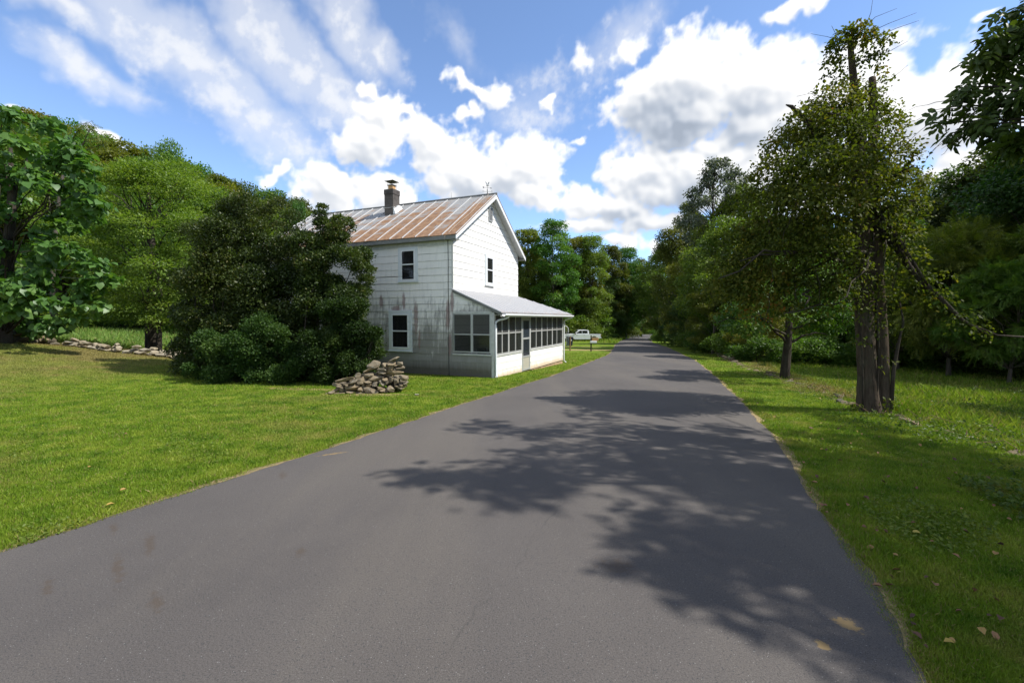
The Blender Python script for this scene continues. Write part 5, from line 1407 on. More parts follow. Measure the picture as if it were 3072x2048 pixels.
# ================================================================ the vine covered tree on the right
def vine_tree():
    r = np.random.default_rng(77)
    bx = at(1997, 940, 9.4); g = float(gz(bx[0], bx[1])) - .03; base = np.array([bx[0], bx[1], g])
    root = thing('vine_covered_tree', 'tall twin trunked broken tree smothered in creeping vine on the right verge', 'tree', base)
    def L(x, y, Y): return at(x, y, Y) - base
    mb = MB()
    t1 = [L(1996, 960, 9.4), L(1996, 935, 9.4), L(1993, 860, 9.4), L(1988, 760, 9.42), L(1984, 650, 9.45), L(1980, 520, 9.5), L(1975, 420, 9.5), L(1968, 300, 9.5), L(1962, 200, 9.5), L(1955, 130, 9.5), L(1950, 85, 9.5)]
    rough_trunk(mb, t1, [.24, .22, .185, .175, .165, .15, .13, .105, .072, .058, .035], r, 26, .30)
    mb.build('trunk', M['bark_m'], root, smooth=True)
    mb = MB(); t2 = [L(2032, 965, 9.3), L(2030, 935, 9.3), L(2029, 850, 9.32), L(2024, 760, 9.36), L(2016, 640, 9.4), L(2010, 500, 9.45), L(2006, 380, 9.5), L(2004, 250, 9.5), L(2003, 175, 9.5)]
    rough_trunk(mb, t2, [.125, .115, .10, .10, .10, .10, .095, .085, .06], r, 18, .25); mb.build('second_trunk', M['bark_m'], root, smooth=True)
    mb = MB()
    # the broken limb low on the right, the bare stub on the left, the arching limbs inside
    mb.tube([L(2010, 520, 9.4), L(2060, 570, 9.2), L(2100, 630, 9.0), L(2150, 675, 8.8), L(2210, 735, 8.6), L(2275, 772, 8.5)], [.075, .062, .052, .042, .03, .012], 8)
    mb.tube([L(2000, 470, 9.4), L(2050, 530, 9.1), L(2095, 600, 8.9), L(2130, 655, 8.8)], [.045, .04, .032, .02], 7)
    mb.tube([L(2210, 735, 8.6), L(2290, 770, 8.55), L(2390, 776, 8.5)], [.012, .018, .02], 6)
    mb.tube([L(1975, 400, 9.5), L(1900, 320, 9.4), L(1850, 275, 9.3), L(1828, 257, 9.25), L(1818, 245, 9.2), L(1805, 241, 9.2)], [.07, .06, .05, .042, .036, .012], 7)
    for a, b, r0 in (((1985, 450), (1760, 430), .07), ((1985, 520), (1720, 560), .06), ((1980, 400), (1850, 280), .06), ((1990, 600), (1700, 600), .05), ((1990, 640), (1650, 640), .045), ((2010, 430), (2100, 380), .06), ((2010, 500), (2110, 460), .05), ((1985, 560), (1780, 660), .05), ((1985, 330), (1900, 260), .05), ((2005, 560), (2120, 520), .05), ((1990, 690), (1800, 720), .03), ((1985, 600), (1850, 700), .04), ((1985, 640), (1760, 690), .035), ((2000, 560), (1930, 690), .03)):
        limb(mb, L(*a, 9.45), L(*b, 9.45 + r.uniform(-1.2, 1.0)), r0, .012, r, .05, 7, 8)
    for k in range(26):
        x = r.uniform(1740, 2090); y = r.uniform(430, 560); Y = 9.4 + r.uniform(-1, 1)
        limb(mb, L(x, y, Y), L(x + r.uniform(-60, 60), y + r.uniform(90, 240), Y), .012, .004, r, 0, 5, 6)
    # vine stems hugging the trunks
    for k in range(2):
        x = [2012, 1976][k]; pts = [L(x + 6 * math.sin(q * 5 + k), 935 - q * 400, 9.2) for q in np.linspace(0, 1, 9)]
        mb.tube(pts, .016, 5)
    mb.tube([L(2046, 940, 9.2), L(2052, 850, 9.2), L(2063, 790, 9.15), L(2075, 740, 9.1), L(2066, 690, 9.1)], [.04, .035, .028, .02, .01], 6)
    # bare tendrils at the top
    for a in (((1960, 90), (2010, 40), (2060, 20)), ((1975, 85), (2040, 55), (2105, 30)), ((1990, 95), (2060, 65), (2110, 48)), ((1935, 95), (1900, 85), (1862, 78)), ((1985, 70), (2000, 30), (2005, -5)), ((2000, 130), (2040, 120), (2085, 95)), ((1935, 110), (1915, 70), (1910, 60)), ((2020, 190), (2050, 180), (2085, 150)), ((1900, 225), (1860, 215), (1830, 222))):
        mb.tube([L(x, y, 9.4 + .1 * i) for i, (x, y) in enumerate(a)], [.007, .005, .003], 4)
    mb.build('limbs', M['bark_d'], root, smooth=True)
    cl = []
    def C(x, y, rad, Y=9.4, w=1.0, fl=.9):
        rr = rad * Y / 1045; cl.append((L(x, y, Y), (rr, rr, rr * fl), w))
    for a in ((1945, 88, 26, 9.5, .7), (1975, 82, 28, 9.4, .7), (2003, 98, 22, 9.5, .7), (1925, 112, 24, 9.4, .7), (1908, 150, 20, 9.5, .5), (1900, 180, 12, 9.5, .4), (2020, 130, 18, 9.5, .5), (2025, 165, 14, 9.5, .35), (2040, 92, 14, 9.5, .6), (2062, 100, 8, 9.5, .5), (1948, 150, 26, 9.5, .28), (1985, 150, 24, 9.6, .25), (1928, 190, 18, 9.5, .35), (2014, 200, 16, 9.5, .3), (2046, 185, 14, 9.6, .2), (1965, 205, 26, 9.5, .22)): C(*a[:4], a[4] * 1.9)
    dome = [(1915, 255, 62, 9.3), (1975, 260, 58, 9.6), (1860, 300, 62, 9.2), (1935, 330, 80, 8.9), (2020, 300, 55, 9.8), (1810, 350, 58, 9.5), (1870, 400, 80, 8.6), (1960, 420, 80, 8.5), (2045, 370, 58, 9.3), (2070, 430, 50, 9.5),
            (1780, 410, 58, 9.2), (1755, 470, 58, 9.5), (1820, 480, 75, 8.7), (1900, 500, 80, 8.4), (1745, 540, 52, 9.4), (1725, 600, 46, 9.5), (1800, 570, 70, 8.9), (1890, 590, 75, 8.7), (2010, 480, 60, 9.0), (2090, 490, 40, 9.3), (1700, 650, 40, 9.6), (1760, 650, 56, 9.3), (1840, 660, 60, 9.2), (1920, 680, 50, 9.0), (2060, 550, 46, 9.2),
            (1940, 420, 90, 10.4), (1850, 470, 90, 10.5), (2030, 440, 70, 10.4), (1900, 560, 90, 10.3), (1800, 560, 80, 10.4), (1890, 330, 80, 10.3), (2000, 580, 60, 10.3)]
    for d_ in dome: C(*d_, w=1.0)
    for a in ((1700, 560, 46, 9.7, .9), (1668, 620, 44, 9.9, .9), (1650, 670, 40, 9.9, .8), (1690, 690, 44, 9.8, .8), (1750, 710, 50, 9.6, .8), (1720, 640, 50, 9.9, .8), (1830, 730, 46, 9.5, .4), (1960, 620, 40, 9.0, .5), (2000, 660, 40, 9.1, .35), (2110, 650, 36, 9, .45), (2090, 600, 38, 9, .5), (2150, 690, 34, 8.8, .4), (2210, 740, 34, 8.6, .35), (2170, 640, 26, 8.9, .25), (2060, 690, 26, 9.1, .3), (2260, 765, 26, 8.5, .3), (2050, 640, 30, 9.1, .35), (1985, 720, 30, 9.1, .3), (2030, 750, 28, 9.0, .3), (1975, 790, 22, 9.05, .2), (2035, 830, 20, 9.0, .2), (1950, 660, 40, 9.0, .5), (2030, 690, 36, 9.0, .4), (2045, 930, 18, 9.0, .35), (1965, 940, 16, 9.1, .35), (2000, 955, 16, 9.0, .3)): C(*a)
    # loose drooping shoots on the outline
    sh = []
    for k in range(46):
        x, y, rad, Y = dome[r.integers(0, 12)][:4]
        a = r.uniform(-.3, PI + .3); px, py = x + rad * math.cos(a), y - rad * math.sin(a) * .9
        for q in range(9):
            sh.append(L(px + q * 3.2 * math.cos(a), py - q * 3 * math.sin(a) + .9 * q * q * .35, Y))
    sh = np.array(sh)
    crown('crown', cl, 50000, .066, T_OVAL, VINE, root, r, shell=.55, topbias=.3, droop=.55, up=.55, rand=.6, extra=sh + r.normal(0, .02, sh.shape))
vine_tree()

def small_tree():
    r = np.random.default_rng(78)
    bx = at(1803, 868, 16); g = float(gz(bx[0], bx[1])); base = np.array([bx[0], bx[1], g])
    root = thing('small_spreading_tree', 'small low branched olive green tree leaning beside the ruined wall', 'tree', base)
    def L(x, y, Y): return at(x, y, Y) - base
    mb = MB(); mb.tube([L(1801, 885, 16), L(1803, 850, 16), L(1808, 800, 16), L(1812, 740, 16), L(1822, 690, 16)], [.19, .155, .13, .11, .07], 9, jit=.06)
    for a, b, r0 in (((1808, 790), (1700, 690), .06), ((1808, 790), (1900, 770), .06), ((1812, 740), (1930, 660), .06), ((1812, 730), (1760, 600), .06), ((1820, 700), (1860, 590), .05), ((1808, 770), (1650, 740), .05), ((1810, 760), (1960, 740), .05)):
        limb(mb, L(*a, 16), L(*b, 16 + r.uniform(-1.5, 1.5)), r0, .015, r, .08, 6, 7)
    mb.build('trunk', M['bark_d'], root, smooth=True)
    cl = []
    for k in range(46):
        a = r.uniform(0, 2 * PI); q = math.sqrt(r.random())
        x = 1800 + 150 * q * math.cos(a); y = 680 + 95 * q * math.sin(a) + .0018 * (x - 1800) ** 2
        rr = r.uniform(26, 46) * 16 / 1045
        cl.append((L(x, y, 16 + r.uniform(-2, 2)), (rr, rr, rr * .45), r.uniform(.7, 1.2)))
    crown('crown', cl, 24000, .105, T_DIAMOND, LIME, root, r, shell=.4, droop=.3, up=.9)
small_tree()

# ================================================================ overhanging walnut at the right: its branches enter the top right corner and shade the road
def overhang():
    r = np.random.default_rng(79)
    base = np.array([10.8, 3.4, float(gz(10.8, 3.4))])
    root = thing('overhanging_walnut', 'dark long leaved tree reaching over the road from the top right corner', 'tree', base)
    mb = MB(); tp = [base * 0 + np.array(p) for p in ((0, 0, -.3), (.02, 0, .8), (-.1, .1, 2.5), (-.3, .2, 4.5), (-.6, .3, 6.5), (-.8, .5, 8.5), (-1.0, .6, 10.5))]
    mb.tube(tp, [.42, .34, .30, .27, .22, .16, .06], 12, jit=.06)
    cl = []; tips = []
    def T(p, rad, w=1.0, fl=.5):
        c = np.array(p) - base; cl.append((c, (rad, rad, rad * fl), w)); tips.append(c)
    # seen in the corner of the photo
    for x, y, Y, rd, w in ((2350, 30, 6.0, .34, 1), (2300, 90, 6.0, .27, 1), (2268, 130, 6.0, .22, .9), (2340, 150, 5.9, .32, 1), (2215, 200, 6.1, .20, .9), (2262, 210, 6.0, .22, .8), (2185, 245, 6.2, .17, .9), (2320, 235, 5.9, .3, 1), (2150, 283, 6.3, .15, .7), (2200, 300, 6.2, .2, .9), (2255, 285, 6.0, .24, .9), (2310, 310, 6.0, .24, .9), (2350, 330, 5.9, .3, 1), (2290, 350, 6.2, .15, .4), (2380, 90, 5.8, .4, 1), (2390, 220, 5.8, .45, 1), (2420, 330, 5.8, .45, 1)):
        T(at(x, y, Y), rd, w * 1.1)
    main = [np.array(at(2300, 200, 6.0)) - base, np.array(at(2240, 255, 6.1)) - base]
    # canopy above the frame: places of the shade it throws on the road, carried back up the sun's rays
    sh = [(930, 1110, .42), (1000, 1095, .5), (1080, 1115, .5), (1160, 1110, .5), (1240, 1095, .55), (1330, 1085, .6), (1420, 1080, .6), (1500, 1085, .6), (1590, 1080, .6), (1680, 1090, .6), (1770, 1100, .6),
          (1180, 1060, .5), (1300, 1040, .6), (1400, 1035, .6), (1500, 1040, .6), (1620, 1035, .65), (1740, 1040, .6), (1250, 1000, .6), (1380, 995, .65), (1520, 1000, .65), (1650, 990, .6),
          (1100, 985, .6), (1180, 1000, .5), (1340, 960, .6), (1480, 955, .6), (1600, 945, .6),
          (1460, 1220, .40), (1530, 1215, .42), (1600, 1240, .45), (1680, 1260, .42), (1420, 1250, .33), (1480, 1285, .32), (1560, 1290, .35), (1660, 1320, .38), (1760, 1250, .5), (1850, 1290, .5), (1920, 1370, .45), (1500, 1345, .30), (1560, 1370, .32), (1650, 1390, .33), (1750, 1420, .3), (1840, 1210, .5), (1760, 1180, .5), (1700, 1155, .5), (1900, 1230, .6), (2000, 1420, .5),
          (1990, 1330, .6), (2060, 1420, .6), (2000, 1240, .6), (1960, 1150, .6), (1900, 1080, .6), (2080, 1230, .7), (2150, 1330, .7), (2200, 1430, .7), (2120, 1500, .6), (2300, 1400, .8), (2250, 1250, .8), (2320, 1300, .8), (2050, 1080, .7), (2150, 1130, .7), (2330, 1180, .8), (2000, 1020, .7), (2230, 1100, .8), (2330, 1500, .8), (2400, 1400, .9), (1900, 960, .6), (1970, 985, .6), (2060, 1020, .7), (2150, 1050, .7), (1840, 1000, .6), (2260, 1180, .8), (2180, 1220, .7), (2100, 1150, .7), (2000, 1100, .7), (2320, 1080, .8)]
    for x, y, rd in sh:
        gp = ground_pt(x, y)
        z = max(7.3 + r.uniform(0, 1.3), .76 * gp[1] + 3.0 + r.uniform(0, .6))
        hz = z - gp[2]
        p = (gp[0] + .792 * hz, gp[1] - .133 * hz, z)
        T(p, rd * .92, .8, .4)
    for k in range(26):
        a = r.uniform(0, 2 * PI); q = r.uniform(.5, 3.6); p = base + np.array([.8 + q * math.cos(a), -1.5 + q * math.sin(a), r.uniform(5.5, 11)])
        if p[1] > .5 and p[0] / max(p[1], .1) < 1.2 and (p[2] - 1.6) / max(p[1], .1) < .8: continue
        T(p, r.uniform(.6, 1.0), .8)
    for c in tips:
        zb = np.clip(c[2] * .62, 2.5, 9); i = min(5, int(np.searchsorted([p[2] for p in tp], zb)) - 1)
        a = tp[i]
        mid = a + (c - a) * .5 + np.array([0, 0, .25 * np.linalg.norm(c - a) * .4])
        if np.linalg.norm(c - a) > 2.5:
            mb.tube([a, a + (mid - a) * .5 + np.array([0, 0, .1]), mid, mid + (c - mid) * .55, c], [.055, .045, .034, .02, .008], 6)
        else: mb.tube([a, mid, c], [.04, .025, .008], 5)
    # bare twigs in the corner
    for k in range(16):
        s = np.array(at(r.uniform(2190, 2330), r.uniform(230, 310), 6.0)) - base
        limb(mb, s, s + np.array([-r.uniform(.2, .7), r.uniform(-.1, .2), -r.uniform(.1, .5)]), .006, .002, r, .05, 4, 5)
    mb.build('trunk', M['bark_d'], root, smooth=True)
    Ts = (np.concatenate([T_OVAL[0] * np.array([.52, .72, .8]) @ np.array([[math.cos(a), math.sin(a), 0], [-math.sin(a), math.cos(a), 0], [0, 0, 1]]) + np.array([0, o, -.05 * i]) for i, (a, o) in enumerate(((.9, 0), (-.9, .05), (.75, .35), (-.75, .4), (0, .75)))]), np.concatenate([T_OVAL[1] + 6 * i for i in range(5)]))
    crown('crown', cl, 10800, .165, Ts, WALN, root, r, shell=.2, topbias=.2, droop=.75, up=.6, rand=.45, outk=.5)
overhang()
# ================================================================ left side plants
def big_leaf_tree():
    r = np.random.default_rng(81)
    Y0 = 17.6; bx = at(8, 783, Y0); g = float(gz(bx[0], bx[1])) - .03; base = np.array([bx[0], bx[1], g])
    root = thing('broad_leaved_tree', 'tree with very large drooping heart shaped leaves at the left edge of the lawn', 'tree', base)
    def L(x, y, Y): return at(x, y, Y) - base
    mb = MB(); tp = [L(8, 800, Y0), L(8, 770, Y0), L(12, 680, Y0), L(22, 560, Y0), L(28, 450, Y0), L(25, 340, Y0)]
    mb.tube(tp, [.34, .26, .22, .17, .12, .05], 10, jit=.05)
    cl = []
    for k in range(120):
        y = r.uniform(285, 765); f = (y - 262) / 500
        xr = 25 + 215 * (math.sin(PI * min(1, .10 + f * .62)) ** .8) if f < .75 else 170 - 140 * (f - .75)
        x = r.uniform(-190, xr - 26); Y = Y0 + r.uniform(-2.2, 2.2)
        if f > .86 and x > 150: continue
        if f < .1 and x > 60: continue
        rr = r.uniform(22, 36) * Y0 / 1045
        cl.append((L(x, y, Y), (rr, rr, rr * .6), 1.0))
    for x, y in ((215, 610), (235, 640), (205, 660), (180, 690), (215, 705), (165, 735), (120, 755), (215, 470), (200, 430), (190, 390), (100, 290), (150, 335), (170, 360), (40, 270), (10, 265)):
        cl.append((L(x, y, Y0 - 1.0), (.5, .5, .32), 1.0))
    for c, rd, w in cl[::3]:
        i = min(4, max(1, int((c[2]) / 2.2))); limb(mb, tp[i], c, .04, .01, r, .06, 5, 5)
    mb.build('trunk', M['bark_d'], root, smooth=True)
    crown('crown', cl, 9500, .205, T_HEART, BIG, root, r, shell=.35, topbias=.3, droop=.7, up=.75, rand=.55, lvs=.13)
big_leaf_tree()
def layered_tree():
    r = np.random.default_rng(82)
    Y0 = 23.5; bx = at(353, 809, Y0); g = float(gz(bx[0], bx[1])) - .02; base = np.array([bx[0], bx[1], g])
    root = thing('layered_tree', 'wide tree with layered branches and a stout dark trunk behind the low stone wall', 'tree', base)
    def L(x, y, Y): return at(x, y, Y) - base
    mb = MB(); tp = [L(353, 825, Y0), L(353, 800, Y0), L(353, 750, Y0), L(356, 700, Y0), L(352, 620, Y0), L(345, 520, Y0), L(340, 420, Y0)]
    mb.tube(tp, [.42, .36, .34, .36, .22, .14, .05], 12, jit=.08)
    cl = []
    for k in range(105):
        f = r.random(); y = 375 + 350 * f
        w = 60 + 120 * math.sin(PI * min(1, .08 + .75 * f)) ** .8
        a = r.uniform(0, 2 * PI); q = math.sqrt(r.uniform(.1, 1))
        x = 345 + w * q * math.cos(a) - 10; Y = Y0 + w * q * math.sin(a) * Y0 / 1045
        rr = r.uniform(26, 44) * Y0 / 1045
        cl.append((L(x, y, Y) + np.array([0, 0, -.10 * (w * q * .024)]), (rr * 1.2, rr * 1.2, rr * r.uniform(.35, .7)), r.uniform(.8, 1.2)))
    for x, y in ((240, 690), (280, 720), (310, 735), (400, 725), (440, 700), (260, 640), (230, 610), (430, 640), (420, 735)):
        cl.append((L(x, y, Y0 - 1.5), (.9, .9, .3), 1))
    for c, rd, w in cl[::2]:
        i = int(np.clip(np.searchsorted([p[2] for p in tp], c[2]) - 1, 2, 5)); limb(mb, tp[i], c, .05, .012, r, .03, 5, 6)
    mb.build('trunk', M['bark_d'], root, smooth=True)
    crown('crown', cl, 60000, .115, T_DIAMOND, MIXD, root, r, shell=.35, topbias=.35, droop=.15, up=1.2, rand=.45, outk=.8)
layered_tree()
def twig_tree():
    r = np.random.default_rng(83)
    Y0 = 27.0; bx = at(120, 775, Y0); g = float(gz(bx[0], bx[1])); base = np.array([bx[0], bx[1], g])
    root = thing('sparse_walnut', 'thin sparse tree with bare twigs against the sky above the broad leaved tree', 'tree', base)
    def L(x, y): return at(x, y, Y0) - base
    mb = MB(); mb.tube([L(120, 790), L(122, 600), L(140, 420), L(165, 345)], [.13, .11, .08, .05], 8)
    C = []
    for P in (((165, 345), (190, 330), (212, 318), (250, 316)), ((150, 390), (185, 350), (225, 335), (245, 330)), ((165, 345), (160, 310), (170, 290), (215, 278)), ((165, 345), (150, 300), (120, 280)), ((190, 335), (205, 300), (215, 290), (250, 325)), ((160, 330), (180, 300), (195, 285))):
        pts = [L(*p) for p in P]; mb.tube(pts, [.035, .022, .014, .006][:len(pts)], 5)
        for k in range(16):
            f = r.uniform(.45, 1) * (len(pts) - 1); i = min(int(f), len(pts) - 2); C.append(pts[i] + (pts[i + 1] - pts[i]) * (f - i) + r.normal(0, .12, 3))
    mb.build('trunk', M['bark'], root, smooth=True)
    C = np.array(C); V, F, k = leafcloud(C, nrm(r.normal(size=C.shape)), .42, T_PIN, r, droop=.5)
    np_mesh('crown', V, F, OLIVE, root, {'lv': np.repeat(np.clip(.5 + r.normal(0, .15, len(C)), 0, 1), k)})
twig_tree()
# evergreens in front of the house wall
def shrub(name, label, cen, blobs, nleaf, size, mat, seed, Yc, depth, stems, tmpl=T_DIAMOND, **kw):
    r = np.random.default_rng(seed)
    b = at(cen[0], cen[1], Yc); base = np.array([b[0], b[1], float(gz(b[0], b[1]))])
    root = thing(name, label, 'shrub', base)
    def L(x, y, Y): return at(x, y, Y) - base
    cl = []
    for (x, y, rad, w) in blobs:
        n = 1 + int(rad / 16)
        for k in range(n):
            a = r.uniform(0, 2 * PI); q = math.sqrt(r.random()) * .75
            rr = r.uniform(.45, .7) * rad * Yc / 1045
            z = L(x + rad * q * math.cos(a), y + rad * q * math.sin(a), Yc + r.uniform(-depth, depth))
            z[2] = max(z[2], .12 + rr * .3)
            cl.append((z, (rr, rr, rr * .85), w))
    mb = MB()
    for k in range(stems):
        c = cl[r.integers(0, len(cl))][0]; limb(mb, (r.normal(0, .35), r.normal(0, .25), -.1), c, .035, .008, r, .03, 6, 7)
    mb.build('stem', M['bark_d'], root, smooth=True)
    crown('foliage', cl, nleaf, size, tmpl, mat, root, r, **kw)
    return root
kw = dict(shell=.45, topbias=.3, droop=-.25, up=.6, rand=.7, lvs=.17, cl=.10)
shrub('evergreen_shrub', 'tall dull brown green evergreen shrub, the left one of the clump before the house', (545, 880), [(430, 700, 44, 1), (425, 800, 40, 1), (442, 640, 40, 1), (520, 590, 60, 1), (445, 850, 36, .9), (480, 560, 55, 1), (530, 505, 50, .9), (585, 485, 46, .8), (640, 500, 44, .7), (570, 570, 62, 1), (640, 580, 62, 1), (500, 640, 66, 1), (590, 660, 66, 1), (455, 680, 50, 1), (650, 670, 62, 1), (470, 760, 62, 1), (560, 740, 62, 1), (640, 750, 60, 1), (460, 830, 52, .9), (545, 830, 60, .8), (450, 620, 40, .9), (690, 560, 40, .7), (560, 470, 24, .8), (640, 475, 24, .6), (510, 720, 70, 1), (600, 800, 70, 1), (430, 740, 36, .9), (660, 640, 60, 1), (600, 610, 60, 1), (690, 730, 60, 1), (500, 860, 40, .8), (620, 860, 50, .8)], 170000, .072, BOXD, 91, 15.6, 1.3, 14, **kw)
shrub('evergreen_shrub', 'tall dark evergreen shrub with a ragged top, covering the left part of the house wall', (760, 880), [(745, 520, 34, 1), (785, 545, 36, 1), (735, 575, 48, 1), (795, 590, 46, 1), (835, 605, 34, .9), (750, 640, 56, 1), (815, 650, 42, 1), (700, 620, 48, .9), (700, 690, 56, 1), (770, 710, 56, 1), (830, 690, 36, .7), (720, 770, 60, 1), (800, 780, 50, 1), (690, 840, 50, .9), (740, 495, 22, .8), (850, 620, 18, .9), (780, 520, 24, .7), (680, 650, 56, 1), (745, 690, 60, 1), (790, 660, 50, 1), (820, 730, 44, 1), (670, 790, 56, 1), (760, 830, 56, 1)], 150000, .070, BOXD, 92, 14.9, .9, 14, **kw)
shrub('boxwood', 'low glossy green boxwood in front of the tall evergreens, left one of two', (575, 890), [(480, 790, 42, 1), (545, 775, 46, 1), (610, 770, 48, 1), (655, 800, 42, 1), (500, 840, 46, 1), (570, 835, 52, 1), (640, 850, 46, 1), (450, 830, 30, .9), (690, 860, 34, .9), (430, 850, 24, .8), (480, 868, 34, .9), (540, 872, 36, .9), (600, 874, 36, .9), (660, 876, 34, .9), (600, 810, 50, 1), (530, 810, 46, 1)], 90000, .058, BOXG, 93, 13.6, .7, 8, **kw)
shrub('boxwood', 'taller glossy green boxwood against the house wall, just behind the stone heap', (790, 888), [(790, 680, 36, 1), (765, 720, 40, 1), (815, 730, 40, 1), (775, 775, 46, 1), (835, 780, 42, 1), (730, 800, 42, 1), (790, 830, 48, 1), (850, 835, 36, 1), (735, 855, 40, 1), (870, 800, 24, .9), (800, 870, 36, .9), (868, 850, 26, .9), (700, 868, 34, .9), (750, 876, 34, .9), (790, 770, 50, 1), (820, 800, 46, 1), (850, 760, 26, 1)], 95000, .058, BOXG, 94, 13.4, .6, 8, **kw)
plant('deep', 688, 30, 468, .32, 'small dark spire shaped evergreen showing above the left end of the roof', None) 
# service wires behind the broad leaved tree
for i, (ya, yb) in enumerate(((588, 596), (603, 612), (612, 640))):
    a = at(-60, ya, 30); b = at(430, yb, 24); pts = [a + (b - a) * q + np.array([0, 0, -.35 * math.sin(PI * q)]) for q in np.linspace(0, 1, 14)]
    o = MB().tube(pts, .012, 4).build('service_wire', M['wire']); tag(o, ['top', 'middle', 'lowest'][i] + ' thin overhead wire passing behind the broad leaved tree', 'wire')

# ================================================================ GRASS, WEEDS, LITTER
def mat_blades(name, dark=1.0):
    m, t, bs = new_mat(name)
    c = grass_colour(t, t.pos())[0]
    lv = t.attr('lv'); dry = t.attr('dry')
    c = t.mix(1.0, c, t.mix(lv, (.70, .72, .7), (1.45, 1.4, 1.5)), 'MULTIPLY')
    c = t.mix(dry, c, (.30, .23, .10))
    t.set(bs.inputs['Base Color'], c); bs.inputs['Roughness'].default_value = .55; bs.inputs['Specular IOR Level'].default_value = .25
    tr = t.n.new('ShaderNodeBsdfTranslucent'); t.set(tr.inputs[0], t.mix(1.0, c, (1.25, 1.3, .7), 'MULTIPLY'))
    mx = t.n.new('ShaderNodeMixShader'); mx.inputs[0].default_value = .35
    t.l.new(bs.outputs[0], mx.inputs[1]); t.l.new(tr.outputs[0], mx.inputs[2]); t.l.new(mx.outputs[0], t.n['Material Output'].inputs[0])
    return m
BL = mat_blades('grass_blade')
def in_box(X, Y):
    """inside the footprint of house, road or heap"""
    t_ = (X - HX) * math.cos(HANG) + (Y - HY) * math.sin(HANG); s_ = -(X - HX) * math.sin(HANG) + (Y - HY) * math.cos(HANG)
    hs = (t_ > .0) & (t_ < 8.05) & (s_ > .0) & (s_ < 11)
    rd = (X > edge(LE, Y) + .03) & (X < edge(RE, Y) - .03)
    return hs | rd
def scatter(n, ymin, ymax, p, r, xlim=1.16):
    """ground points in front of the camera, thinning with distance"""
    u = r.random(n); e = 1 - p
    Y = (ymin ** e + u * (ymax ** e - ymin ** e)) ** (1 / e)
    X = r.uniform(-xlim, xlim, n) * Y
    return X, Y
def blades(name, label, X, Y, h, w, r, dry=None, lean=.45):
    n = len(X); Z = gz(X, Y)
    a = r.uniform(0, 2 * PI, n); sx, sy = np.cos(a), np.sin(a)
    l = np.abs(r.normal(0, lean, n)); b = r.uniform(0, 2 * PI, n); dx, dy = np.cos(b) * l, np.sin(b) * l
    B = np.stack([X, Y, Z - .004], 1); S = np.stack([sx, sy, 0 * sx], 1) * (w / 2)[:, None]; T = np.stack([dx, dy, np.ones(n)], 1) * h[:, None]
    V = np.stack([B - S, B + S, B + T * .6 + S * .7 - np.stack([dx, dy, 0 * dx], 1) * (h * .15)[:, None], B + T], 1)
    F = np.arange(n * 4).reshape(n, 4)
    lv = np.clip(r.normal(.5, .22, n), 0, 1); dr = np.zeros(n) if dry is None else dry
    o = np_mesh(name, V.reshape(-1, 3), F, BL, None, {'lv': np.repeat(lv, 4), 'dry': np.repeat(dr, 4)})
    return tag(o, label, 'grass', kind='stuff')
def grass():
    r = np.random.default_rng(95)
    X, Y = scatter(1250000, 1.9, 34, 1.5, r, 1.5)
    v = -.9455 * X + .3256 * Y
    keep = ~in_box(X, Y) & (v < 27) & (v > -4.6)
    dist = np.hypot((X + 3.5) / 1.0, (Y - 11.4) / .28); keep &= (dist > 1) 
    X, Y = X[keep], Y[keep]
    # clumpy height
    cl = np.sin(X * 2.1 + 1.3 * np.sin(Y * 1.7)) * np.sin(Y * 2.6 + X) * .5 + .5
    h = (.020 + .022 * cl * r.random(len(X)) + .010 * r.random(len(X))) * (1 + Y * .014)
    w = .0034 + .0012 * Y
    dE = np.minimum(np.abs(X - edge(LE, Y)), np.abs(X - edge(RE, Y)))
    dry = np.where((r.random(len(X)) < .07 + .55 * np.exp(-dE / .07)), r.uniform(.5, 1, len(X)), 0)
    h = h * (1 + .5 * np.exp(-((dE - .25) / .2) ** 2) * r.random(len(X)))
    blades('lawn_grass', 'short mown green grass covering the lawn and verges', X, Y, h, w, r, dry)
    # taller field growth past the ruined wall
    X, Y = scatter(330000, 4.5, 30, 1.15, r, 1.3)
    v = -.9455 * X + .3256 * Y
    keep = (v < -4.5) & (v > -22) & (X > 0)
    X, Y = X[keep], Y[keep]
    h = (.05 + .15 * r.random(len(X)) ** 2) * (1 + .6 * np.sin(X * .9) * np.sin(Y * .8))
    blades('field_grass', 'tall rough grass in the field past the ruined wall', X, Y, h, .004 + .0011 * Y, r, np.where(r.random(len(X)) < .10, .8, 0), .5)
    # meadow behind the low wall
    X, Y = scatter(90000, 20, 60, 1.01, r, 1.2)
    v = -.9455 * X + .3256 * Y
    keep = (v > 28.5) & (v < 58) & (X < -10)
    X, Y = X[keep], Y[keep]
    blades('meadow_grass', 'long bright grass in the meadow behind the low stone wall', X, Y, .18 + .28 * r.random(len(X)), .03 + .0012 * Y, r, np.where(r.random(len(X)) < .12, .6, 0), .5)
    # longer grass past the truck and along the far verge
    X, Y = scatter(40000, 36, 110, .6, r, .6)
    u = .3256 * X + .9455 * Y; v = -.9455 * X + .3256 * Y
    keep = ~in_box(X, Y) & (((v > 3.5) & (v < 10) & (Y > 66)) | ((v > 8) & (Y > 74)) | ((v < -2.4) & (v > -7)))
    X, Y = X[keep], Y[keep]
    blades('verge_grass', 'long rank grass along the far road verge and wood edge', X, Y, .2 + .45 * r.random(len(X)), .05 + .001 * Y, r, None, .4)
grass()
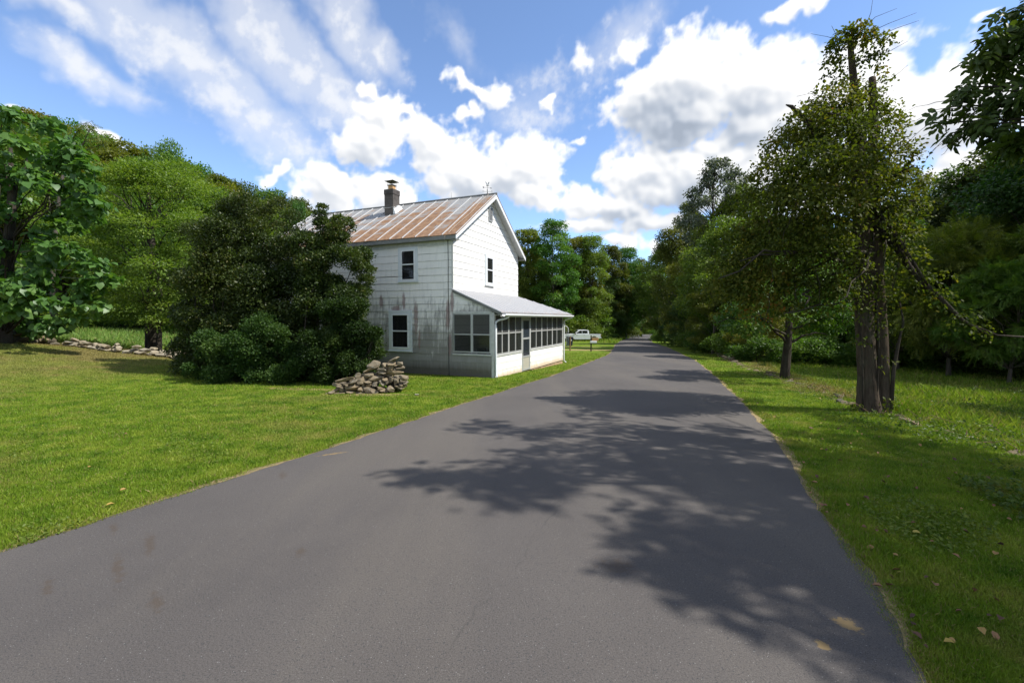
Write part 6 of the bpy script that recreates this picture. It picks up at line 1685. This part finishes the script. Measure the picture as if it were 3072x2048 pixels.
def weeds():
    """low broad leaved ground cover on the shaded right bank and in the field"""
    r = np.random.default_rng(96)
    X, Y = scatter(110000, 2.6, 24, 1.2, r, 1.25)
    v = -.9455 * X + .3256 * Y
    pn = np.sin(X * 1.9 + 2 * np.sin(Y * .9)) + np.sin(Y * 1.3 + X * .7)
    keep = (X > 0) & (((v < -3.7) & (v > -5.5) & (pn > -.8)) | ((v < -2.9) & (v > -4.2) & (pn > .6)) | ((v < -5.3) & (v > -22) & (pn > .3)))
    X, Y = X[keep], Y[keep]
    Z = gz(X, Y) + r.uniform(.01, .12, len(X)) * (1 + .8 * (v[keep] < -4.6))
    C = np.stack([X, Y, Z], 1)
    V, F, k = leafcloud(C, nrm(r.normal(size=C.shape) * np.array([1, 1, .2])), .042, T_OVAL, r, droop=-.05, up=1.3, rand=.4)
    o = np_mesh('ground_cover', V, F, GREEN, None, {'lv': np.repeat(np.clip(.58 + r.normal(0, .2, len(X)), 0, 1), k)})
    tag(o, 'low leafy weeds creeping over the right bank and old wall', 'ground cover', kind='stuff')
    # clover and plantain patches in the lawn
    X, Y = scatter(60000, 3, 22, 1.4, r, 1.12)
    v = -.9455 * X + .3256 * Y
    pn = np.sin(X * 2.7 + 2 * np.sin(Y * 1.1)) + np.sin(Y * 2.3 + X * 1.7 + 1.5 * np.sin(X))
    keep = ~in_box(X, Y) & (v > -3.2) & (v < 24) & (pn > 1.05 + .35 * r.random(len(X)))
    X, Y = X[keep], Y[keep]
    C = np.stack([X, Y, gz(X, Y) + r.uniform(.01, .045, len(X))], 1)
    V, F, k = leafcloud(C, nrm(r.normal(size=C.shape) * np.array([1, 1, .2])), .030, T_OVAL, r, droop=-.1, up=1.4, rand=.35)
    o = np_mesh('clover', V, F, GREEN, None, {'lv': np.repeat(np.clip(.55 + r.normal(0, .16, len(X)), 0, 1), k)})
    tag(o, 'patches of darker clover among the mown lawn grass', 'clover', kind='stuff')
    # dry vines and brown stalks over the ruined wall
    mb = MB()
    for i in range(170):
        q = RWP[r.integers(20, 100)] + r.normal(0, .3, 2); z = float(gz(*q)); a = r.uniform(0, 6.28); l = r.uniform(.2, .6)
        mb.tube([(q[0], q[1], z + .02), (q[0] + l * .5 * math.cos(a), q[1] + l * .5 * math.sin(a), z + r.uniform(.05, .2)), (q[0] + l * math.cos(a), q[1] + l * math.sin(a), z + r.uniform(.0, .12))], [.006, .005, .003], 4)
    o = mb.build('dead_stalks', simple('dead_stalk', (.16, .10, .055), .9, var=.4)); tag(o, 'dry brown stalks tangled over the ruined wall', 'dead stalks', kind='stuff')
weeds()
def litter():
    r = np.random.default_rng(97)
    X, Y = scatter(1500, 2.2, 26, 1.6, r, 1.12)
    v = -.9455 * X + .3256 * Y
    dE = np.minimum(np.abs(X - edge(LE, Y)), np.abs(X - edge(RE, Y)))
    rd = in_box(X, Y)
    p = np.where(v > 0, .10, .36) + .3 * np.exp(-dE / .12)
    keep = ~rd & (r.random(len(X)) < p) & (v > -7)
    X, Y = X[keep], Y[keep]
    C = np.stack([X, Y, gz(X, Y) + .045], 1)
    V, F, k = leafcloud(C, nrm(r.normal(size=C.shape) * np.array([1, 1, .15])), .044, (T_OVAL[0] * np.array([1.15, 1, 2.2]), T_OVAL[1]), r, droop=0, up=1.5, rand=.3)
    m, t, bs = new_mat('fallen_leaf')
    t.set(bs.inputs['Base Color'], t.ramp(t.attr('lv'), [(0, (.050, .024, .012)), (.5, (.15, .065, .028)), (.8, (.24, .13, .05)), (.95, (.32, .22, .04)), (1, (.30, .28, .05))])); bs.inputs['Roughness'].default_value = .7
    o = np_mesh('fallen_leaves', V, F, m, None, {'lv': np.repeat(r.random(len(X)), k)})
    tag(o, 'scattered brown and yellow fallen leaves on the lawn and verges', 'fallen leaves', kind='stuff')
litter()
for k_ in PROTO:
    if k_ not in USED:
        for ch in list(PROTO[k_].children): bpy.data.objects.remove(ch)
        bpy.data.objects.remove(PROTO[k_])
for o in list(bpy.data.objects):
    if 'h' in o.keys(): del o['h']
